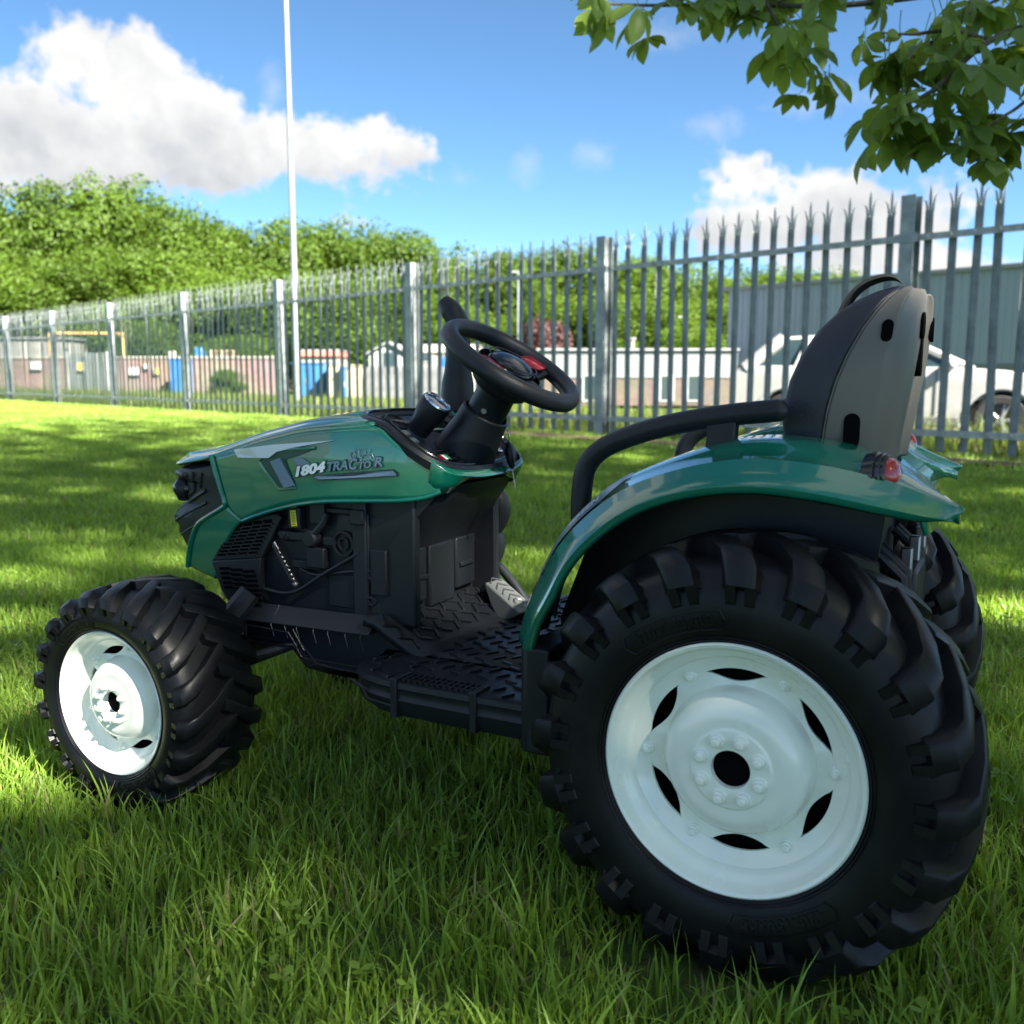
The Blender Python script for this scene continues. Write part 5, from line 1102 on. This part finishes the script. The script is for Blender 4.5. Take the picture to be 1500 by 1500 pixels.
shell = MB().loft([slab(i, xs, xb, 0, False) for i in range(11)], close_v=True, caps=True).obj('seat_shell', M['greyshell'], tr, 35, bevel=.003)
for s in (1, -1):
    MB().tube([(xs[i] - .0005, s * (ww[i] + .0002), zz[i]) for i in range(10)], .0007, 5).obj('seam_piping', M['greyshell'], seat)
def capsule(c, L_, r_, u, n_): 
    u = Vector(u).normalized(); n_ = Vector(n_).normalized(); v = u.cross(n_); pts = [Vector(c) + u * (L_ / 2 - r_) + (u * math.cos(a) + v * math.sin(a)) * r_ for a in np.linspace(-math.pi / 2, math.pi / 2, 9)] + [Vector(c) - u * (L_ / 2 - r_) - (u * math.cos(a) + v * math.sin(a)) * r_ for a in np.linspace(-math.pi / 2, math.pi / 2, 9)]
    k = len(pts); return MB().add([p + n_ * .0022 for p in pts] + [p - n_ * .008 for p in pts], [tuple(range(k))] + [(i, (i + 1) % k, k + (i + 1) % k, k + i) for i in range(k)])
for s in (1, -1):  # dark capsules painted as the shade inside the strap holes
    capsule((-.0625, s * .1243, .4980), .034, .0075, (0, 0, 1), (-.18, s, 0)).obj('strap_slot_shade', M['dark'], shell, 0)
    capsule((-.0890, s * .1172, .5930), .021, .0052, (-.1, 0, 1), (-.3, s, .15)).obj('strap_slot_shade', M['dark'], shell, 0)
    capsule((-.1140, s * .055, .600), .026, .008, (0, 0, 1), (-1, s * .05, 0)).obj('strap_slot_shade', M['dark'], shell, 0)
capsule((-.1085, 0, .575), .05, .009, (0, 0, 1), (-1, 0, 0)).obj('strap_slot_shade', M['dark'], shell, 0)
b = MB(); pth = curve([(-.034, .045, .596), (-.040, .045, .618), (-.052, .044, .6375), (-.070, .043, .6480), (-.088, .042, .6475), (-.102, .042, .630)], 6)
b.loft([[(p[0], p[1] - w_, p[2] - .0), (p[0], p[1] + w_, p[2]), (p[0] - .002, p[1] + w_, p[2] - .0025), (p[0] - .002, p[1] - w_, p[2] - .004)] for p in [(q_[0], q_[1] * .0 + .075 - .02 * i / len(pth), q_[2]) for i, q_ in enumerate(pth)] for w_ in (.016,)], close_v=True, caps=True); b.obj('carry_strap', M['web'], seat, 40)
# ---- keys in the ignition
def Tp(x, y, z): p = np.array([TX, TY]) + x * TH + y * TL; return Vector((p[0], p[1], z))
k0 = Tp(.440, -.070, dz(.440) + .002); ky_ = empty('ignition_keys', k0, math.pi - TA); kn = q @ Vector((0, 0, 1))
MB().box(kn * .006, (.0012, .006, .020), q).obj('key_blade', M['chrome'], ky_); u = Matrix.Rotation(-.9, 3, 'Z')
fobm = MB().sphere((0, 0, 0), .0170, 20, 12, (.32, .62, 1.0)); f1 = fobm.obj('key_head', M['gloss'], ky_, 60); f1.location = Vector((-.011, .002, .0265)); f1.rotation_euler = (0, -.42, 0)
MB().sphere((0, 0, 0), .0085, 14, 8, (.72, .7, 1.1)).obj('key_badge', M['steel'], f1, 60)
rg = MB().tube([(.0105 * math.cos(a), .002 * math.sin(a), .0105 * math.sin(a)) for a in np.linspace(0, 6.2832, 25)], .0007, 5).obj('key_ring', M['chrome'], ky_); rg.location = (-.027, .018, .0145); rg.rotation_euler = (0, .3, -.7)
f2 = MB().sphere((0, 0, 0), .0195, 20, 12, (.32, .50, 1.0)).obj('key_head', M['black'], ky_, 60); f2.location = (-.043, .035, -.011); f2.rotation_euler = (.05, .16, .5)
kb = MB().box((0, 0, -.030), (.0012, .0042, .030)).obj('key_blade', M['steel'], f2)
tag(ky_, 'pair of black keys on a ring hanging from the tractor dash', 'keys')
TALL_N = 1250
# ------------------------------------------------------------------ trees
m_leafA = leafy('sunny_tree_leaves', (.054, .102, .012), (.105, .175, .016), rough=.5, tint=.42, w=.35, mixn=.22, spec=.2)
m_leafP = leafy('purple_leaves', (.07, .035, .035), (.12, .04, .03), rough=.5, tint=.4, w=.3, mixn=.5, spec=.2, hue=(1, 1, 1))
m_leafF = leafy('chestnut_leaves', (.14, .22, .05), (.34, .46, .055), rough=.42, tint=.35, w=.45, mixn=1.5, spec=.4)
m_bark = mat('bark', (.10, .08, .06), .9, color2=(.05, .042, .035), vscale=12, bump=.9, bscale=30)
def crown_mesh(seed, w, h, n, size, material, dome=.62):
    r = np.random.default_rng(seed); vs, fs, tn = [], [], []
    # lobes all over a tall dome
    lobes = []
    for _ in range(46):
        a = r.uniform(0, 6.283); u = r.uniform(0, 1) ** .8; z = h * (.10 + .84 * u); R_ = w * (.5 * math.sqrt(max(1 - ((u - .38) / .64) ** 2, .02)))
        q = R_ * r.uniform(.55, 1.0); lobes.append((q * math.cos(a), q * math.sin(a), z, r.uniform(.11, .21) * w))
    for _ in range(14): lobes.append((r.normal(0, .12) * w, r.normal(0, .12) * w, h * r.uniform(.3, .9), .24 * w))
    per = n // len(lobes)
    for (cx, cy, cz, R_) in lobes:
        lt = r.uniform(0, .55)
        for _ in range(per):
            d = r.normal(0, 1, 3); d /= np.linalg.norm(d); k = R_ * r.uniform(.62, 1.06)
            p = np.array([cx, cy, cz]) + d * k * np.array([1, 1, .8])
            if p[2] < .03 * h: continue
            nn = d + r.normal(0, .55, 3) + np.array([0, 0, .25]); nn /= np.linalg.norm(nn); u = np.cross(nn, r.normal(0, 1, 3)); u /= np.linalg.norm(u); v = np.cross(nn, u)
            s = size * r.uniform(.6, 1.35); o = len(vs)
            vs += [tuple(p - u * s * .5), tuple(p - v * s * .34 + nn * s * .08), tuple(p + u * s * .5), tuple(p + v * s * .34 + nn * s * .08)]; fs.append((o, o + 1, o + 2, o + 3)); tn += [min(lt + r.uniform(0, .4), 1)] * 4
    me = bpy.data.meshes.new('crown'); me.from_pydata(vs, [], fs); me.materials.append(material)
    a = me.attributes.new('tint', 'FLOAT', 'POINT'); a.data.foreach_set('value', tn); me.update(); return me
crowns = [crown_mesh(40 + i, 1.0, 1.0, 32000, .024, m_leafA) for i in range(4)]
def trunk_mesh(seed):
    r = np.random.default_rng(seed); b = MB(); b.tube([(0, 0, -.05), (.01, 0, .1), (0, .01, .3), (.01, 0, .62)], [.045, .036, .028, .012], 8)
    for k in range(6):
        a = r.uniform(0, 6.28); z = r.uniform(.16, .45); b.tube([(0, 0, z), (.14 * math.cos(a), .14 * math.sin(a), z + .12), (.3 * math.cos(a), .3 * math.sin(a), z + .28)], [.02, .014, .004], 6)
    me = b.mesh('trunk'); me.materials.append(m_bark); return me
trunks = [trunk_mesh(i) for i in range(2)]
trees = [  # picture column, distance, top row, width in metres, what tells it apart
    (-40, 58, 296, 9, 'leafy green tree cut by the left edge, above the white fascia'),
    (75, 60, 277, 9.5, 'tall rounded green tree, first peak from the left edge'),
    (182, 62, 279, 9, 'tall green tree, second peak, under the large white cloud'),
    (262, 60, 312, 8, 'green tree on the falling slope left of the lamp post'),
    (330, 62, 338, 8, 'green tree in the dip between left peaks and lamp post'),
    (424, 64, 328, 8.5, 'green tree directly behind the tall lamp post'),
    (505, 64, 338, 8, 'bright green tree under the small cloud scrap'),
    (575, 66, 347, 8.5, 'bright green tree, last of the high row, right of lamp post'),
    (634, 66, 392, 6.5, 'small green tree in the gap left of the exhaust tip'),
    (695, 66, 368, 8, 'green tree behind the fence above the exhaust pipe'),
    (765, 68, 381, 8, 'green tree behind the fence above the steering wheel'),
    (840, 68, 372, 8, 'green tree just left of the middle fence post'),
    (920, 70, 387, 8.5, 'green tree just right of the middle fence post'),
    (1005, 70, 392, 8.5, 'green tree above the boarded building'),
    (1095, 74, 398, 8.5, 'green tree at the left end of the warehouse roof'),
    (1175, 76, 403, 8, 'green tree top over the warehouse roof'),
    (1240, 78, 408, 7, 'last green tree top over the warehouse, left of the seat'),
    (20, 50, 372, 7, 'low green tree in front of the left peaks'), (140, 50, 388, 8, 'low broad green tree between the two left peaks'),
    (225, 51, 380, 7.5, 'low green tree in front of the second peak'), (320, 51, 405, 7, 'low green tree over the blue tank'),
    (400, 52, 398, 7, 'low green tree left beside the lamp post'), (480, 52, 408, 7.5, 'low green tree over the cream container'), (560, 54, 420, 7, 'low green tree over the gabled shed'),
    (640, 54, 440, 6.5, 'low green tree behind the exhaust tip'), (850, 56, 432, 8, 'low green tree behind the steering wheel rim'), (945, 56, 440, 7.5, 'low green tree right of the purple tree'), (1030, 58, 446, 7, 'low green tree behind the boarded building roof')]
for i, (px, Y, py, w, lab) in enumerate(trees):
    x = wx(px, Y); z0 = -.6; top = wz(py, Y); t = empty('broadleaf_tree', (x, Y, z0), random.uniform(0, 6.28)); h = top - z0
    c = link('crown', crowns[i % 4], t); c.scale = (w * 1.12, w * 1.12, h * 1.0)
    k = link('trunk', trunks[i % 2], t); k.scale = (w * .9, w * .9, h)
    tag(t, lab, 'tree', 'wood behind the fence')
pc = crown_mesh(77, 1, 1, 5000, .06, m_leafP)
t = empty('purple_tree', (wx(796, 42), 42, -.4)); c = link('crown', pc, t); c.scale = (2.6, 2.4, wz(470, 42) + .45); k = link('trunk', trunks[0], t); k.scale = (2, 2, 2.4)
tag(t, 'purple-leaved tree behind the fence above the steering wheel', 'tree')
def bush(px, Y, w, h, lab):
    x = wx(px, Y); t = empty('leafy_bush', (x, Y, gz(x, Y) - .05)); c = link('foliage', crowns[px % 4], t); c.scale = (w, w, h); k = link('stem', trunks[0], t); k.scale = (w * .5, w * .5, h * .6); tag(t, lab, 'bush', 'bushes behind the fence')
bush(332, 33.2, 1.3, .9, 'round green bush against the brick wall'); bush(355, 36.5, 3.2, 2.2, 'green bush behind the right end of the brick wall'); bush(160, 42, 4, 3.4, 'green bush behind the pipe frame'); bush(232, 42, 4, 3.0, 'green bush right of the pipe frame'); bush(520, 33, 1.4, 1.0, 'low green bush right of the cream container')

# ------------------------------------------------------------------ horse chestnut that shades the lawn
CT = Vector((4.7, .9, 0))
chest = empty('chestnut_tree', CT)
tag(chest, 'chestnut tree reaching in at the upper right with drooping leaves', 'tree')
def W2C(p): return Vector(p) - CT
def leaflet(b, tn, base, d, nrm, L_, w, seg, tv, sag, fold=.18):
    d = Vector(d).normalized(); nrm = Vector(nrm); nrm = (nrm - d * nrm.dot(d)).normalized(); s = d.cross(nrm); rows = []
    for i in range(seg + 1):
        t = i / seg; wd = w * (math.sin(math.pi * min(t ** 1.5 * .97 + .03, 1)) ** .8) * .5 if 0 < i < seg else w * .02
        c = Vector(base) + d * (L_ * t) - nrm * (sag * L_ * t * t)
        rows.append([c - s * wd + nrm * wd * fold * 2, c, c + s * wd + nrm * wd * fold * 2])
    o = len(b.v); b.loft(rows); tn += [tv] * (len(b.v) - o)
def chestnut_leaf(seed, seg, n=None, L0=.125):
    r = np.random.default_rng(seed); b = MB(); tn = []; n = n or int(r.integers(5, 8))
    for k in range(n):
        f = (k / (n - 1) - .5) * 2; a = f * R(112) + r.normal(0, .06); L_ = L0 * (1 - .42 * abs(f) ** 1.5) * r.uniform(.9, 1.08)
        leaflet(b, tn, (.006 * math.cos(a), .006 * math.sin(a), 0), (math.cos(a), math.sin(a), -.30 + r.normal(0, .08)), (r.normal(0, .12), r.normal(0, .12), 1), L_, L_ * .52, seg, r.uniform(0, .5), r.uniform(.15, .45))
    o = len(b.v); b.tube([(0, 0, 0), (-.03, 0, .012), (-.07, 0, .04)], [.0018, .0016, .0018], 5); tn += [.9] * (len(b.v) - o)
    me = bpy.data.meshes.new('leaf'); me.from_pydata(b.v, [], b.f); me.materials.append(m_leafF); me.shade_smooth()
    q = me.attributes.new('tint', 'FLOAT', 'POINT'); q.data.foreach_set('value', tn); me.update(); return me
leafm = [chestnut_leaf(300 + i, 6) for i in range(7)]
# the low branch ends that hang into view: twigs in the open air 2.6 to 3.4 m from the camera
twigs = [
    ([(1640, -60), (1440, -20), (1230, 8), (1080, 5), (960, 8), (862, 4)], 3.1, .012, 30),
    ([(1110, -25), (1138, 35), (1165, 75), (1186, 110)], 3.0, .006, 15),
    ([(1700, -30), (1560, 20), (1450, 60), (1370, 130), (1310, 160)], 2.75, .014, 26),
    ([(1560, 20), (1490, 100), (1440, 150), (1395, 185), (1372, 200)], 2.8, .009, 24),
    ([(1450, 60), (1395, 45), (1335, 50), (1290, 48)], 2.85, .008, 16),
    ([(1700, 60), (1560, 90), (1500, 150), (1462, 175), (1440, 190)], 2.7, .008, 16),
    ([(1440, -20), (1400, 30), (1350, 80), (1318, 165)], 3.0, .008, 18),
    ([(1230, 8), (1180, -10), (1110, 15), (1060, 22)], 3.05, .006, 12),
    ([(1640, -60), (1540, -40), (1470, -5), (1420, 20)], 2.9, .01, 14),
]
rl = np.random.default_rng(21); ends = []
for (pp, dist, rad, nl) in twigs:
    P3 = [at(px, py, dist + .12 * math.sin(px * .013)) for px, py in pp]; C3 = curve([W2C(p) for p in P3], 6); n = len(C3)
    MB().tube(C3, [rad * (1 - .75 * i / (n - 1)) for i in range(n)], 7).obj('branch', m_bark, chest); ends.append(C3[0])
    nl = int(nl * .8)
    for k in range(nl):
        f = 1 - (k / nl) * .80 if k > 2 else 1; i = min(int(f * (n - 1)), n - 1); c = Vector(C3[i]); az = rl.uniform(0, 6.283); tilt = rl.uniform(-.1, 1.1)
        off = Vector((math.cos(az) * .075, math.sin(az) * .075, rl.uniform(-.09, .045)))
        o = link('leaf', leafm[int(rl.integers(0, 7))], chest); o.location = c + off * rl.uniform(.5, 1.25); o.rotation_euler = (rl.normal(0, .35), tilt, az); s = rl.uniform(.60, 1.0); o.scale = (s, s, s)
# trunk and limbs
b = MB(); b.tube(curve([(0, 0, -.2), (.05, .02, .6), (0, .05, 1.6), (.08, 0, 2.6), (.1, .1, 4.0), (.05, .05, 5.6)], 4), list(np.linspace(.20, .02, 21)), 14)
for k in range(9):
    a = 6.283 * k / 9 + .3; z = 2.0 + .33 * k; q = 1.9 * (1 - .05 * k); b.tube(curve([(0, 0, z), (q * .35 * math.cos(a), q * .35 * math.sin(a), z + .5), (q * .7 * math.cos(a), q * .7 * math.sin(a), z + .65), (q * math.cos(a), q * math.sin(a), z + .4)], 4), list(np.linspace(.06, .008, 13)), 8)
for e in (ends[0], ends[2], ends[5]):
    e = Vector(e); b.tube(curve([(0, 0, 2.0), e * .4 + Vector((0, 0, 1.5)), e * .8 + Vector((0, 0, .5)), e], 5), list(np.linspace(.06, .014, 16)), 8)
b.obj('trunk', m_bark, chest)
flecks = [(-.64, 1.275, .07), (-.76, 1.20, .11), (-.88, 1.12, .11), (.0, .60, .10), (.24, .54, .10), (1.16, 2.14, .20), (1.45, 2.35, .18), (-1.42, 3.98, .14)]  # spots to be sunlit: both crowns are opened along the sun's path
S3 = np.array(SUN)
def leaf_cloud(name, parent, base, centres, per, spread, leaf, seed, zmin, keep, material, thick=()):
    """foliage of a whole crown: thousands of leaves"""
    r = np.random.default_rng(seed); simple = []
    for s in range(4):
        q = chestnut_leaf(600 + s, 2, 6, leaf); v = np.array([x.co[:] for x in q.vertices]); f = [tuple(p.vertices) for p in q.polygons]; nl = 6 * 9
        simple.append((v[:nl], [g for g in f if max(g) < nl])); bpy.data.meshes.remove(q)
    vs, fs, tn = [], [], []; o = 0
    for c in centres:
        for _ in range(per):
            p = c + r.normal(0, spread, 3)
            if p[2] < zmin or not keep(p): continue
            if p[1] > .02 and abs(p[0]) < .66 * p[1] + .3 and (p[2] - CAM_H) < .46 * p[1] + .3: continue        # nothing more hangs into view
            v, f = simple[int(r.integers(0, 4))]; Mx = np.array((Matrix.Rotation(r.uniform(0, 6.283), 3, 'Z') @ Matrix.Rotation(r.normal(0, .5), 3, 'X') @ Matrix.Rotation(r.normal(0, .5), 3, 'Y')))
            q = (v * r.uniform(.8, 1.3)) @ Mx.T + p - np.array(base); vs.append(q); fs += [tuple(i + o for i in g) for g in f]; o += len(v); tn += [r.uniform(0, .6)] * len(v)
    V = np.concatenate(vs); me = bpy.data.meshes.new(name); me.from_pydata(V.tolist(), [], fs); me.materials.append(material); me.shade_smooth()
    q = me.attributes.new('tint', 'FLOAT', 'POINT'); q.data.foreach_set('value', tn); me.update()
    o_ = link(name, me, parent); o_['kind'] = 'stuff'; return o_
r = np.random.default_rng(90); cs_ = []
for _ in range(110):
    d = r.normal(0, 1, 3); d /= np.linalg.norm(d); cs_.append(np.array(CT) + np.array([0, 0, 3.9]) + d * r.uniform(.3, 1) ** .5 * np.array([2.1, 2.1, 1.8]))
def free(p):
    for (fx_, fy_, fr) in flecks:
        w = p - np.array([fx_, fy_, .05]); t = w @ S3
        if np.linalg.norm(w - S3 * t) < fr: return False
    return True
leaf_cloud('crown', chest, CT, cs_, 8, .22, .15, 91, 2.0, free, m_leafF)
# unseen tall tree added further back to keep the sun off the lawn
BT = Vector((9.7, -6.6, 0)); big = empty('added_shade_tree', BT); tag(big, 'tall broad tree added out of view to shade tractor and lawn', 'tree')
b = MB(); b.tube(curve([(0, 0, -.3), (.1, 0, 1.5), (0, .1, 4), (.15, 0, 7), (.1, .1, 10), (0, .1, 13), (.1, 0, 16.5)], 4), list(np.linspace(.42, .03, 25)), 14)
for k in range(16):
    a = 2.4 * k; z = 5.0 + .6 * k; q = 5.0 * math.sqrt(max(1 - ((z + 1.5 - 12.0) / 5.2) ** 2, .1)); b.tube(curve([(0, 0, z), (q * .35 * math.cos(a), q * .35 * math.sin(a), z + .9), (q * .7 * math.cos(a), q * .7 * math.sin(a), z + 1.5), (q * math.cos(a), q * math.sin(a), z + 1.9)], 4), list(np.linspace(.14, .015, 13)), 8)
b.obj('trunk', m_bark, big)
cs_ = []
while len(cs_) < TALL_N:
    d = r.normal(0, 1, 3); d /= np.linalg.norm(d); p = np.array([9.7, -6.6, 12.6]) + d * r.uniform(0, 1) ** .4 * np.array([6.3, 6.3, 4.3]); cs_.append(p)
for _ in range(22):  # extra leaves added along the sun's path to shade the rear wheel
    g_ = np.array([TX, TY]) + r.uniform(-.2, .2) * TH + r.uniform(.18, .34) * TL; cs_.append(np.array([g_[0], g_[1], r.uniform(.02, .42)]) + S3 * r.uniform(16, 21))
leaf_cloud('crown', big, BT, cs_, 12, .8, .145, 92, 5.0, free, m_leafF)
